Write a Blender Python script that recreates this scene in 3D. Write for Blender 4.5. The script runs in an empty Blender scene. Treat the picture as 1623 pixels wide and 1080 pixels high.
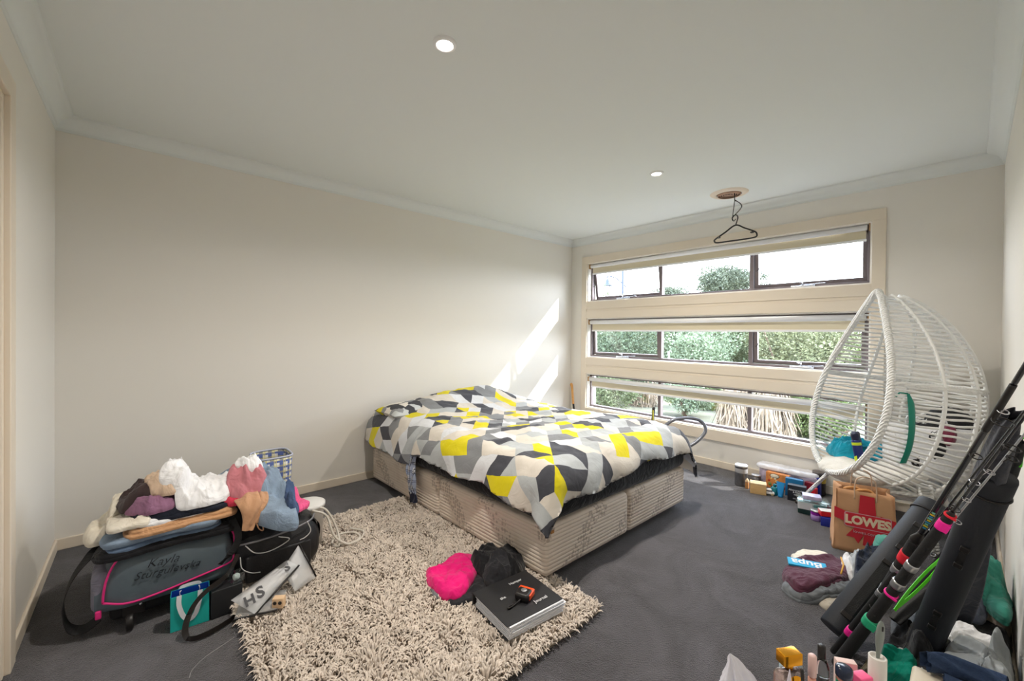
import bpy, math, random
SKY, SUN, LAMP, EXPO = 14, 10, 24, 0.18
import numpy as np
from mathutils import Vector, Matrix, Quaternion
PI = math.pi
R = math.radians
random.seed(7)
SC = bpy.context.scene
COL = SC.collection

# ------------------------------------------------------------------ camera (measured from the room)
CY, CP, CR, CF = .7293, -.0079, .0106, 652.68
CPOS = np.array([.3883, -3.569, 1.2996])
def _axes():
    cy, sy, cp, sp = math.cos(CY), math.sin(CY), math.cos(CP), math.sin(CP)
    F = np.array([sy*cp, cy*cp, sp]); r = np.array([cy, -sy, 0.]); u = np.cross(r, F)
    c, s = math.cos(CR), math.sin(CR)
    return c*r+s*u, -s*r+c*u, F
CAX = _axes()
def seen(px, py, depth):
    """world point seen at a pixel, at a distance along the view axis"""
    d = CAX[0]*(px-811.5)/CF - CAX[1]*(py-535.03)/CF + CAX[2]
    return CPOS + d*depth
def onz(px, py, z=0):
    d = seen(px, py, 1)-CPOS
    return CPOS + d*(z-CPOS[2])/d[2]
def onx(px, py, x):
    d = seen(px, py, 1)-CPOS
    return CPOS + d*(x-CPOS[0])/d[0]
def ony(px, py, y):
    d = seen(px, py, 1)-CPOS
    return CPOS + d*(y-CPOS[1])/d[1]

# ------------------------------------------------------------------ materials
def lin(c):
    return tuple((v/12.92 if v <= .04045 else ((v+.055)/1.055)**2.4) for v in c)
def rgb(r, g, b): return lin((r/255, g/255, b/255))
MATS = {}
def mat(name, col, rough=.6, metal=0, bump=0, bscale=60, var=0, vscale=6, trans=0, alpha=1, spec=.5, sheen=0, emit=0, detail=3, ior=1.45, coat=0, stretch=None):
    if name in MATS: return MATS[name]
    m = bpy.data.materials.new(name); m.use_nodes = True
    nt = m.node_tree; b = nt.nodes['Principled BSDF']
    b.inputs['Base Color'].default_value = (*col, 1)
    b.inputs['Roughness'].default_value = rough
    b.inputs['Metallic'].default_value = metal
    b.inputs['Specular IOR Level'].default_value = spec
    b.inputs['IOR'].default_value = ior
    if trans: b.inputs['Transmission Weight'].default_value = trans
    if alpha < 1: b.inputs['Alpha'].default_value = alpha
    if sheen: b.inputs['Sheen Weight'].default_value = sheen
    if coat: b.inputs['Coat Weight'].default_value = coat
    if emit:
        b.inputs['Emission Color'].default_value = (*col, 1); b.inputs['Emission Strength'].default_value = emit
    if bump or var:
        tc = nt.nodes.new('ShaderNodeTexCoord'); src = tc.outputs['Object']
        if stretch:
            mp = nt.nodes.new('ShaderNodeMapping'); mp.inputs['Scale'].default_value = stretch
            nt.links.new(src, mp.inputs[0]); src = mp.outputs[0]
    if bump:
        n = nt.nodes.new('ShaderNodeTexNoise'); n.inputs['Scale'].default_value = bscale; n.inputs['Detail'].default_value = detail
        nt.links.new(src, n.inputs['Vector'])
        bp = nt.nodes.new('ShaderNodeBump'); bp.inputs['Strength'].default_value = bump; bp.inputs['Distance'].default_value = .01
        nt.links.new(n.outputs['Fac'], bp.inputs['Height']); nt.links.new(bp.outputs[0], b.inputs['Normal'])
    if var:
        n2 = nt.nodes.new('ShaderNodeTexNoise'); n2.inputs['Scale'].default_value = vscale; n2.inputs['Detail'].default_value = 4
        nt.links.new(src, n2.inputs['Vector'])
        mr = nt.nodes.new('ShaderNodeMapRange'); mr.inputs[1].default_value = .3; mr.inputs[2].default_value = .7
        mr.inputs[3].default_value = 1-var; mr.inputs[4].default_value = 1+var
        nt.links.new(n2.outputs['Fac'], mr.inputs[0])
        mx = nt.nodes.new('ShaderNodeVectorMath'); mx.operation = 'SCALE'; mx.inputs[0].default_value = col
        nt.links.new(mr.outputs[0], mx.inputs['Scale']); nt.links.new(mx.outputs[0], b.inputs['Base Color'])
    MATS[name] = m
    return m
def cloth_mat(name, col, bump=.35, var=.08, rough=.9, crk=.9):
    new = name not in MATS
    m = mat(name, col, rough=rough, bump=bump*.3, bscale=420, var=var, vscale=14, spec=.2, sheen=.15)
    if new: crinkle(m, crk)
    return m
def crinkle(m, k=.5, sc=11):
    """soft creases on top of the weave"""
    nt = m.node_tree; b = nt.nodes['Principled BSDF']; N = nt.nodes.new; old = b.inputs['Normal'].links[0].from_socket
    tc = N('ShaderNodeTexCoord'); n = N('ShaderNodeTexNoise'); n.inputs['Scale'].default_value = sc; n.inputs['Detail'].default_value = 2; n.inputs['Distortion'].default_value = 2.2; n.inputs['Roughness'].default_value = .45
    nt.links.new(tc.outputs['Object'], n.inputs['Vector']); bp = N('ShaderNodeBump'); bp.inputs['Strength'].default_value = min(1, k); bp.inputs['Distance'].default_value = .012
    nt.links.new(n.outputs['Fac'], bp.inputs['Height']); nt.links.new(old, bp.inputs['Normal']); nt.links.new(bp.outputs[0], b.inputs['Normal'])

# ------------------------------------------------------------------ mesh builder
class MB:
    def __init__(s): s.v = []; s.f = []; s.m = []; s.n = 0; s.smooth = []
    def add(s, verts, faces, mi=0, sm=False, M=None):
        verts = np.asarray(verts, float).reshape(-1, 3)
        if M is not None:
            A = np.array(M); verts = verts@A[:3, :3].T + A[:3, 3]
        k = s.n; s.v.append(verts); s.n += len(verts)
        s.f.extend([tuple(i+k for i in f) for f in faces]); s.m.extend([mi]*len(faces)); s.smooth.extend([sm]*len(faces))
        return s
    def box(s, x0, x1, y0, y1, z0, z1, mi=0, M=None):
        v = [(x, y, z) for x in (x0, x1) for y in (y0, y1) for z in (z0, z1)]
        return s.add(v, [(0, 1, 3, 2), (4, 6, 7, 5), (0, 4, 5, 1), (2, 3, 7, 6), (0, 2, 6, 4), (1, 5, 7, 3)], mi, False, M)
    def rbox(s, x0, x1, y0, y1, z0, z1, r=.01, mi=0, M=None, seg=3, sm=True):
        """box with rounded edges: a quad sphere stretched so that its rounded part has radius r"""
        r = min(r, (x1-x0)/2*.999, (y1-y0)/2*.999, (z1-z0)/2*.999)
        ns = 2*seg+1
        t = [math.tan(PI/4*(i/seg-1)) for i in range(seg+1)]; ts = t + [-a for a in reversed(t)]
        ts = t[:-1]+[-1e-9, 1e-9]+[-a for a in reversed(t[:-1])]
        K = len(ts); idx = {}; V = []; F = []
        c = np.array([(x0+x1)/2, (y0+y1)/2, (z0+z1)/2]); h = np.array([(x1-x0)/2, (y1-y0)/2, (z1-z0)/2])
        for ax in range(3):
            for sg in (-1, 1):
                for i in range(K):
                    for j in range(K):
                        p = np.zeros(3); p[ax] = sg; p[(ax+1) % 3] = ts[i]; p[(ax+2) % 3] = ts[j]
                        d = p/np.linalg.norm(p); q = c+np.sign(p)*(h-r)+d*r
                        key = (ax, sg, i, j); idx[key] = len(V); V.append(q)
                for i in range(K-1):
                    for j in range(K-1):
                        a, b_, c_, d_ = idx[ax, sg, i, j], idx[ax, sg, i+1, j], idx[ax, sg, i+1, j+1], idx[ax, sg, i, j+1]
                        F.append((a, b_, c_, d_) if sg > 0 else (a, d_, c_, b_))
        # weld the seams
        key = {}; remap = []; W = []
        for q in V:
            k = tuple(np.round(q, 6))
            if k not in key: key[k] = len(W); W.append(q)
            remap.append(key[k])
        F = [tuple(dict.fromkeys(remap[i] for i in f)) for f in F]
        F = [f for f in F if len(f) > 2]
        return s.add(W, F, mi, sm, M)
    def tube(s, pts, r, n=8, mi=0, cap=True, closed=False, M=None, flat=1., up=None):
        pts = np.asarray(pts, float); L = len(pts)
        rr = np.broadcast_to(np.asarray(r, float), (L,))
        if closed: T = np.roll(pts, -1, 0)-np.roll(pts, 1, 0)
        else:
            T = np.gradient(pts, axis=0)
        T /= np.linalg.norm(T, axis=1)[:, None]+1e-12
        a = np.array(up if up is not None else ([0, 0, 1.] if abs(T[0][2]) < .9 else [1., 0, 0])); V = []
        for i in range(L):
            a = a-T[i]*(a@T[i]); a /= np.linalg.norm(a)+1e-12
            if up is not None:
                a = np.array(up, float); a = a-T[i]*(a@T[i]); a /= np.linalg.norm(a)+1e-12
            b = np.cross(T[i], a)
            for k in range(n):
                t = 2*PI*k/n
                V.append(pts[i]+rr[i]*(math.cos(t)*b+math.sin(t)*a*flat))
        F = []
        for i in range(L if closed else L-1):
            j = (i+1) % L
            for k in range(n):
                F.append((i*n+k, i*n+(k+1) % n, j*n+(k+1) % n, j*n+k))
        if cap and not closed:
            F.append(tuple(range(n-1, -1, -1))); F.append(tuple((L-1)*n+k for k in range(n)))
        return s.add(V, F, mi, True, M)
    def lathe(s, prof, c=(0, 0, 0), n=24, mi=0, M=None, sm=True, cap=True):
        """prof: list of (radius, height)"""
        V = []; F = []
        for r, z in prof:
            for k in range(n):
                t = 2*PI*k/n; V.append((c[0]+r*math.cos(t), c[1]+r*math.sin(t), c[2]+z))
        for i in range(len(prof)-1):
            for k in range(n):
                F.append((i*n+k, i*n+(k+1) % n, (i+1)*n+(k+1) % n, (i+1)*n+k))
        if cap and prof[0][0] > 1e-5: F.append(tuple(range(n-1, -1, -1)))
        if cap and prof[-1][0] > 1e-5: F.append(tuple((len(prof)-1)*n+k for k in range(n)))
        return s.add(V, F, mi, sm, M)
    def cyl(s, r, z0, z1, c=(0, 0, 0), n=24, mi=0, M=None, b=.002):
        b = min(b, r*.4, (z1-z0)*.4)
        return s.lathe([(r-b, z0), (r, z0+b), (r, z1-b), (r-b, z1)], c, n, mi, M)
    def sheet(s, P, mi=0, sm=True, M=None, closed_u=False):
        P = np.asarray(P, float); a, b = P.shape[:2]; F = []
        for i in range(a if closed_u else a-1):
            for j in range(b-1):
                i2 = (i+1) % a
                F.append((i*b+j, i2*b+j, i2*b+j+1, i*b+j+1))
        return s.add(P.reshape(-1, 3), F, mi, sm, M)
    def prism(s, poly, z0, z1, mi=0, M=None):
        n = len(poly); V = [(x, y, z0) for x, y in poly]+[(x, y, z1) for x, y in poly]
        F = [tuple(range(n-1, -1, -1)), tuple(range(n, 2*n))]+[(i, (i+1) % n, n+(i+1) % n, n+i) for i in range(n)]
        return s.add(V, F, mi, False, M)

ORG = {}
def build(name, mb, mats, parent=None, thick=0, bevel=0, sub=0, base=None):
    V = np.concatenate(mb.v) if mb.v else np.zeros((0, 3))
    lo, hi = V.min(0), V.max(0)
    org = np.array(base if base is not None else [(lo[0]+hi[0])/2, (lo[1]+hi[1])/2, lo[2]])
    me = bpy.data.meshes.new(name)
    me.from_pydata((V-org).tolist(), [], mb.f)
    if not isinstance(mats, (list, tuple)): mats = [mats]
    for m in mats: me.materials.append(m)
    me.polygons.foreach_set('material_index', mb.m); me.polygons.foreach_set('use_smooth', mb.smooth); me.update()
    o = bpy.data.objects.new(name, me); COL.objects.link(o)
    ORG[o.name] = org
    if parent is not None:
        o.parent = parent; o.location = Vector(org-ORG[parent.name])
    else: o.location = Vector(org)
    if thick:
        md = o.modifiers.new('Solidify', 'SOLIDIFY'); md.thickness = thick; md.offset = 0
    if bevel:
        md = o.modifiers.new('Bevel', 'BEVEL'); md.width = bevel; md.segments = 2; md.limit_method = 'ANGLE'; md.angle_limit = R(40)
    if sub:
        md = o.modifiers.new('Subdivision', 'SUBSURF'); md.levels = sub; md.render_levels = sub
    return o
def tag(o, label=None, cat=None, group=None, kind=None):
    if label: o['label'] = label
    if cat: o['category'] = cat
    if group: o['group'] = group
    if kind: o['kind'] = kind
    return o
def struct(name, mb, m, **k):
    o = build(name, mb, m, **k); o['kind'] = 'structure'; return o
def thing(name, loc, label, cat, group=None):
    o = bpy.data.objects.new(name, None); COL.objects.link(o); o.location = Vector(loc); o.empty_display_size = .05
    ORG[o.name] = np.array(loc, float)
    return tag(o, label, cat, group)
def dup(root, loc, label=None):
    """copy of a thing with copies of its parts and sub-parts"""
    r = root.copy(); COL.objects.link(r); r.location = Vector(loc); ORG[r.name] = np.array(loc, float)
    if label: r['label'] = label
    def kids(src, dst):
        for ch in list(src.children):
            c = ch.copy(); COL.objects.link(c); c.parent = dst; kids(ch, c)
    kids(root, r)
    return r
def frame(o, x, y=None, z=None):
    """matrix from an origin and one or two axes (z given, x approximate)"""
    z = Vector(z).normalized(); x = Vector(x); x = (x-z*x.dot(z)).normalized(); y = z.cross(x)
    M = Matrix((x, y, z)).transposed().to_4x4(); M.translation = Vector(o); return M
def rz(x, y, z, a=0, tilt=0):
    return Matrix.Translation((x, y, z)) @ Matrix.Rotation(a, 4, 'Z') @ Matrix.Rotation(tilt, 4, 'X')
def smoothpath(P, n=8, closed=False):
    """Catmull-Rom through the points"""
    P = np.asarray(P, float); L = len(P); out = []
    for i in range(L if closed else L-1):
        p0 = P[(i-1) % L] if closed or i else P[0]*2-P[1]
        p1, p2 = P[i], P[(i+1) % L]
        p3 = P[(i+2) % L] if closed or i+2 < L else P[-1]*2-P[-2]
        for k in range(n):
            t = k/n
            out.append(.5*((2*p1)+(p2-p0)*t+(2*p0-5*p1+4*p2-p3)*t*t+(3*p1-3*p2+p3-p0)*t**3))
    if not closed: out.append(P[-1])
    return np.array(out)
def lettering(text, size, m, M, parent=None, name='lettering', depth=.0006, align='CENTER', shear=0, bold=0, sx=1, fix=True):
    cu = bpy.data.curves.new('font', 'FONT'); cu.body = text; cu.size = size; cu.extrude = depth; cu.shear = shear
    cu.align_x = align; cu.align_y = 'CENTER'; cu.offset = bold; cu.resolution_u = 3
    t = bpy.data.objects.new('font', cu); COL.objects.link(t)
    dg = bpy.context.evaluated_depsgraph_get(); dg.update()
    me = bpy.data.meshes.new_from_object(t.evaluated_get(dg))
    bpy.data.objects.remove(t); bpy.data.curves.remove(cu)
    mb = MB(); V = [(v.co.x*sx, v.co.y, v.co.z) for v in me.vertices]; F = [tuple(p.vertices) for p in me.polygons]
    bpy.data.meshes.remove(me)
    mb.add(V, F, 0, False, M)
    return build(name, mb, m, parent)

# vectorised value noise
_P = np.random.RandomState(3).rand(256, 256)
def noise2(x, y, seed=0):
    x = np.asarray(x, float)+seed*17.31; y = np.asarray(y, float)+seed*9.7
    xi = np.floor(x).astype(int); yi = np.floor(y).astype(int); fx = x-xi; fy = y-yi
    fx = fx*fx*(3-2*fx); fy = fy*fy*(3-2*fy)
    g = lambda i, j: _P[i % 256, j % 256]
    return (g(xi, yi)*(1-fx)+g(xi+1, yi)*fx)*(1-fy)+(g(xi, yi+1)*(1-fx)+g(xi+1, yi+1)*fx)*fy*1.
def fbm(x, y, seed=0, o=3):
    s = 0; a = .5
    for k in range(o): s = s+a*(noise2(x*2**k, y*2**k, seed+k*3)-.5); a *= .5
    return s
def ridges(x, y, seed=0):
    """fold-like creases, 0..1"""
    wx = x+1.1*fbm(x*.7, y*.7, seed+1); wy = y+1.1*fbm(x*.7+5, y*.7, seed+2)
    n = 1-np.abs(2*noise2(wx, wy, seed)-1)
    n2 = 1-np.abs(2*noise2(wx*2.1, wy*1.7, seed+5)-1)
    n3 = 1-np.abs(2*noise2(wx*4.3+.5*wy, wy*3.1, seed+9)-1)
    return (n**2.2)*.6+(n2**2)*.27+(n3**2)*.13
# ================================================================== the room
W, D, HC = 4.636, 3.696, 2.54
M_wall = mat('wall_paint', rgb(229, 225, 218), .75, bump=.04, bscale=300)
M_ceil = mat('ceiling_paint', rgb(228, 232, 232), .9)
M_corn = mat('cornice_paint', rgb(228, 232, 232), .7)
M_trim = mat('cream_gloss_paint', rgb(226, 214, 197), .35, bump=.02, bscale=40)
M_alu = mat('bronze_aluminium', rgb(118, 108, 110), .4, metal=.3)
M_white = mat('white_plastic', rgb(238, 238, 240), .4)

def carpet():
    m = bpy.data.materials.new('charcoal_carpet'); m.use_nodes = True; nt = m.node_tree; b = nt.nodes['Principled BSDF']
    N = nt.nodes.new; L = nt.links.new
    tc = N('ShaderNodeTexCoord')
    n1 = N('ShaderNodeTexNoise'); n1.inputs['Scale'].default_value = 380; n1.inputs['Detail'].default_value = 3; L(tc.outputs['Object'], n1.inputs['Vector'])
    n2 = N('ShaderNodeTexNoise'); n2.inputs['Scale'].default_value = 3.2; n2.inputs['Detail'].default_value = 6; n2.inputs['Distortion'].default_value = 1.5; n2.inputs['Roughness'].default_value = .62
    L(tc.outputs['Object'], n2.inputs['Vector'])
    n3 = N('ShaderNodeTexVoronoi'); n3.inputs['Scale'].default_value = 240; L(tc.outputs['Object'], n3.inputs['Vector'])
    a = N('ShaderNodeMath'); a.operation = 'MULTIPLY_ADD'; a.inputs[1].default_value = .55; L(n1.outputs['Fac'], a.inputs[0])
    a2 = N('ShaderNodeMath'); a2.operation = 'MULTIPLY'; a2.inputs[1].default_value = .8; L(n2.outputs['Fac'], a2.inputs[0]); L(a2.outputs[0], a.inputs[2])
    cr = N('ShaderNodeValToRGB'); cr.color_ramp.elements[0].position = .48; cr.color_ramp.elements[0].color = (*rgb(46, 43, 45), 1)
    cr.color_ramp.elements[1].position = .86; cr.color_ramp.elements[1].color = (*rgb(94, 91, 97), 1)
    L(a.outputs[0], cr.inputs[0]); L(cr.outputs[0], b.inputs['Base Color'])
    b.inputs['Roughness'].default_value = .95; b.inputs['Specular IOR Level'].default_value = .15; b.inputs['Sheen Weight'].default_value = .3
    ad = N('ShaderNodeMath'); ad.operation = 'MULTIPLY_ADD'; ad.inputs[1].default_value = .6; L(n3.outputs['Distance'], ad.inputs[0]); L(a.outputs[0], ad.inputs[2])
    bp = N('ShaderNodeBump'); bp.inputs['Strength'].default_value = .9; bp.inputs['Distance'].default_value = .012
    L(ad.outputs[0], bp.inputs['Height']); L(bp.outputs[0], b.inputs['Normal'])
    return m
M_carpet = carpet()
struct('floor', MB().box(-.3, W+.3, -D-.3, .3, -.12, 0), M_carpet)
struct('ceiling', MB().box(-.3, W+.3, -D-.3, .3, HC, HC+.12), M_ceil)
struct('wall_back', MB().box(-.2, W+.2, 0, .2, 0, HC), M_wall)
struct('wall_right', MB().box(-.2, W+.2, -D-.2, -D, 0, HC), M_wall)
# left wall with its door opening (door_1)
DY0, DY1, DH = -1.17, -1.99, 2.17
m = MB(); m.box(-.2, 0, DY0, 0, 0, HC); m.box(-.2, 0, -D, DY1, 0, HC); m.box(-.2, 0, DY1, DY0, DH, HC)
struct('wall_left', m, M_wall)
# architrave, jamb and closed flush door leaf in the opening
m = MB()
for y0, y1, z0, z1 in [(DY0-.005, DY0+.075, 0, DH-.004+.08), (DY1-.075, DY1+.005, 0, DH+.076), (DY1, DY0, DH-.005, DH+.076)]:
    m.box(-.001, .018, min(y0, y1), max(y0, y1), z0, z1)
m.box(-.2, .001, DY0-.03, DY0, 0, DH); m.box(-.2, .001, DY1, DY1+.03, 0, DH); m.box(-.2, .001, DY1+.03, DY0-.03, DH-.03, DH)
d1 = struct('door_1', m, M_trim, bevel=.003)
build('door_leaf', MB().box(-.12, -.085, DY1+.032, DY0-.032, .008, DH-.032), M_white, d1, bevel=.002)
m = MB(); m.tube([(-.085, -1.92, 1.0), (-.045, -1.92, 1.0), (-.04, -1.915, 1.0), (-.04, -1.80, 1.0)], .009, 10)
build('door_handle', m, mat('brushed_steel', rgb(170, 170, 172), .3, metal=1), d1)
# window wall with three openings
YO0, YO1 = -.262, -3.035
WZ = [(1.722, 2.215), (1.012, 1.512), (.368, .806)]
m = MB()
XW = W+.2
m.box(W, XW, YO0, .2, 0, HC); m.box(W, XW, -D-.2, YO1, 0, HC)
for z0, z1 in [(0, WZ[2][0]), (WZ[2][1], WZ[1][0]), (WZ[1][1], WZ[0][0]), (WZ[0][1], HC)]:
    m.box(W, XW, YO1, YO0, z0, z1)
struct('wall_window', m, M_wall)
# cove cornices
def cove(a, b, inward, name):
    a = np.array(a, float); b = np.array(b, float); inw = np.array(inward, float)
    s = .082; prof = [(0, 0), (.004, .0), (.004, .006)]
    for k in range(9):
        t = k/8*PI/2; prof.append((s-.004-(s-.014)*math.cos(t)+0, .008+(s-.018)*math.sin(t)))
    prof += [(s-.004, s-.004), (s, s-.004), (s, s)]
    # inward offset (from wall), height above the cornice foot
    mb = MB(); V = []
    dirv = (b-a)/np.linalg.norm(b-a)
    for e, sg in ((a, 1), (b, -1)):
        for o, h in prof:
            V.append((*(e[:2]+inw*o+dirv*sg*o*1.0), HC-s+h))
    n = len(prof); F = [(i, i+1, n+i+1, n+i) for i in range(n-1)]
    mb.add(V, F, 0, True)
    o = struct(name, mb, M_corn)
    return o
cove((0, 0), (W, 0), (0, -1), 'trim_1'); cove((W, 0), (W, -D), (-1, 0), 'trim_2')
cove((W, -D), (0, -D), (0, 1), 'trim_3'); cove((0, -D), (0, 0), (1, 0), 'trim_4')
# baseboards with a rounded top
def skirt(name, x0, x1, y0, y1): struct(name, MB().box(x0, x1, y0, y1, 0, .068), M_trim, bevel=.005)
skirt('baseboard_back', 0, W, -.014, 0); skirt('baseboard_window', W-.014, W, -D, -.014)
skirt('baseboard_right', 0, W-.014, -D, -D+.014)
m = MB(); m.box(0, .014, DY0+.075, -.014, 0, .068); m.box(0, .014, -D+.014, DY1-.075, 0, .068)
struct('baseboard_left', m, M_trim, bevel=.005)
# board surround of the three windows, boards between them with a shadow line
AY0, AY1, AZ0, AZ1 = -.182, -3.118, .262, 2.300
m = MB(); x0, x1 = W-.018, W+.001
m.box(x0, x1, AY1, AY0, WZ[0][1], AZ1); m.box(x0, x1, YO0, AY0, AZ0, WZ[0][1]); m.box(x0, x1, AY1, YO1, AZ0, WZ[0][1])
m.box(x0, x1, YO1, YO0, AZ0, WZ[2][0])
for za, zb in ((WZ[1][1], WZ[0][0]), (WZ[2][1], WZ[1][0])):
    zm = za+(zb-za)*.46
    m.box(x0, x1, YO1, YO0, za, zm-.006); m.box(x0, x1, YO1, YO0, zm+.02, zb); m.box(x0+.007, x1, YO1, YO0, zm-.006, zm+.02)
struct('trim_5', m, M_trim, bevel=.002)
# reveals (linings) of the openings
m = MB()
for z0, z1 in WZ:
    m.box(W, W+.1, YO0-.012, YO0, z0, z1); m.box(W, W+.1, YO1, YO1+.012, z0, z1)
    m.box(W, W+.1, YO1+.012, YO0-.012, z0, z0+.012); m.box(W, W+.1, YO1+.012, YO0-.012, z1-.012, z1)
struct('trim_6', m, mat('white_reveal_paint', rgb(236, 232, 226), .4))
def clear(name, col, k=.06, gcol=(1, 1, 1), rough=.02):
    """thin clear sheet: mostly transparent with a weak gloss"""
    m = bpy.data.materials.new(name); m.use_nodes = True; nt = m.node_tree; nt.nodes.clear()
    o = nt.nodes.new('ShaderNodeOutputMaterial'); t = nt.nodes.new('ShaderNodeBsdfTransparent'); g = nt.nodes.new('ShaderNodeBsdfGlossy'); x = nt.nodes.new('ShaderNodeMixShader')
    t.inputs[0].default_value = (*col, 1); g.inputs[0].default_value = (*gcol, 1); g.inputs['Roughness'].default_value = rough; x.inputs[0].default_value = k
    nt.links.new(t.outputs[0], x.inputs[1]); nt.links.new(g.outputs[0], x.inputs[2]); nt.links.new(x.outputs[0], o.inputs[0]); return m
M_glass = clear('window_glass', (.96, .97, .97), .03)
M_dark = mat('dark_rubber', rgb(38, 36, 38), .6)
M_chrome = mat('bright_metal', rgb(200, 200, 205), .25, metal=1)
YM = [-1.235, -2.158]
for wi, (z0, z1) in enumerate(WZ):
    z0 += .012; z1 -= .012; ya, yb = YO0-.012, YO1+.012; t = .022
    fr = MB(); x0, x1 = W+.062, W+.118
    fr.box(x0, x1, yb, ya, z0, z0+t); fr.box(x0, x1, yb, ya, z1-t, z1); fr.box(x0, x1, ya-t, ya, z0+t, z1-t); fr.box(x0, x1, yb, yb+t, z0+t, z1-t)
    win = struct('window_%d' % (wi+1), fr, M_alu, bevel=.002)
    for y in YM:
        build('mullion', MB().box(x0, x1, y-.017, y+.017, z0+t, z1-t), M_alu, win, bevel=.002)
    spans = [(ya-t, YM[0]+.017), (YM[0]-.017, YM[1]+.017), (YM[1]-.017, yb+t)]
    for si, (a, b) in enumerate(spans):
        if wi < 2 and si != 1:      # awning sash, a little open, with winder and catches
            sw = .032; hz = z1-t-.002; mm = MB(); op = .012 if wi else .012
            ang = R(9 if (wi == 0 and si == 0) else 3)
            Mx = Matrix.Translation((W+.09, 0, hz)) @ Matrix.Rotation(-ang, 4, 'Y') @ Matrix.Translation((-(W+.09), 0, -hz))
            zz0 = z0+t+.003
            mm.box(x0+.014, x1-.006, b+.002, a-.002, zz0, zz0+sw, M=Mx); mm.box(x0+.014, x1-.006, b+.002, a-.002, hz-sw, hz, M=Mx)
            mm.box(x0+.014, x1-.006, a-.002-sw, a-.002, zz0+sw, hz-sw, M=Mx); mm.box(x0+.014, x1-.006, b+.002, b+.002+sw, zz0+sw, hz-sw, M=Mx)
            sash = build('sash', mm, M_alu, win, bevel=.002)
            build('pane', MB().box(W+.088, W+.092, b+.03, a-.03, zz0+sw-.005, hz-sw+.005, M=Mx), M_glass, sash)
            ym = a*.52+b*.48 if si else a*.5+b*.5
            mw = MB(); mw.rbox(x0-.02, x0+.004, ym-.09, ym+.09, z0+.002, z0+.02, .006)
            mw.tube([(x0-.01, ym, z0+.018), (x0-.02, ym+.004, z0+.045), (x0-.034, ym+.03, z0+.052)], .006, 8)
            mw.tube([(x0-.008, ym+.02, z0+.022), (x0-.002, ym-.13, z0+.03), (x0+.02, ym-.16, z0+.03)], .004, 6)
            build('winder', mw, [M_chrome], win)
            mc = MB(); yc = a-.02 if si == 0 else a-.03
            zc = z0+(z1-z0)*.42
            mc.tube(smoothpath([(x0+.01, yc, zc-.015), (x0-.012, yc, zc-.015), (x0-.016, yc-.012, zc-.01), (x0-.014, yc-.02, zc+.008), (x0+.002, yc-.016, zc+.012)], 4), .003, 6)
            build('latch', mc, M_dark, win)
        else:
            build('pane', MB().box(W+.088, W+.092, b, a, z0+t, z1-t), M_glass, win)
# roller blinds, mostly wound up
M_bfab = mat('cream_blind_fabric', rgb(214, 204, 178), .85, bump=.1, bscale=500)
M_brass = mat('tan_bracket', rgb(176, 140, 96), .6)
BL = [(2.176, .022, 2.092, 'upper'), (1.462, .026, 1.366, 'middle'), (.735, .026, .648, 'lowest')]
for wi, (zr, rr, zb, nm) in enumerate(BL):
    xb = W+.032
    bd = thing('roller_blind', (xb, (YO0+YO1)/2, zb-.02), 'cream roller blind wound up over the %s window strip' % nm, 'blind', 'roller blinds of the three window strips')
    Mt = Matrix.Translation((xb, YO0-.035, zr)) @ Matrix.Rotation(PI/2, 4, 'X')
    L = YO0-YO1-.07
    build('roller_tube', MB().lathe([(rr, 0), (rr, L)], n=20, M=Mt), M_white, bd)
    xf = xb+rr-.004
    build('blind_fabric', MB().box(xf, xf+.0015, YO1+.045, YO0-.045, zb, zr), M_bfab, bd)
    build('bottom_rail', MB().rbox(xf-.008, xf+.008, YO1+.042, YO0-.042, zb-.02, zb, .004), M_white, bd)
    for y in (YO0-.018, YO1+.018):
        build('bracket', MB().rbox(xb-.024, xb+.024, y-.004, y+.01 if y > -1 else y+.004, zr-.03, zr+.03, .004), M_brass, bd)

# ------------------------------------------------------------------ ceiling fittings
M_lamp = mat('lamp_glow', (1, .93, .83), .3, emit=14)
def downlight(x, y, label):
    t = thing('ceiling_downlight', (x, y, HC), label, 'ceiling light', 'recessed downlights')
    build('trim_ring', MB().lathe([(.034, -.004), (.036, -.010), (.043, -.011), (.050, -.006), (.052, 0.0)], (x, y, HC), 32, cap=False), M_white, t)
    build('lamp', MB().lathe([(.001, -.003), (.034, -.003), (.034, .0)], (x, y, HC), 24), M_lamp, t)
    return t
dl = downlight(1.345, -2.047, 'round white recessed downlight, the nearer one above the rug')
dup(dl, (3.30, -1.945, HC), 'round white recessed downlight, the farther one towards the window')
vx, vy = 4.165, -2.145
t = thing('ceiling_vent', (vx, vy, HC), 'round cream ceiling air vent with concentric rings', 'air vent')
M_vent = mat('cream_vent_plastic', rgb(226, 212, 196), .5)
build('outer_ring', MB().lathe([(.098, -.012), (.104, -.016), (.135, -.010), (.148, -.002), (.15, 0)], (vx, vy, HC), 48, cap=False), M_vent, t)
mv = MB()
for k in range(5):
    r = .02+k*.018
    mv.lathe([(r-.009, -.010-.003*k), (r-.003, -.016-.002*k+.004), (r, -.014), (r-.002, -.006)], (vx, vy, HC), 36, cap=False)
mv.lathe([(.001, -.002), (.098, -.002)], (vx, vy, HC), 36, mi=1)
build('cone_rings', mv, [mat('tan_vent_plastic', rgb(176, 142, 122), .6), mat('vent_shadow_grey', rgb(90, 76, 70), .8)], t)
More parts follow.
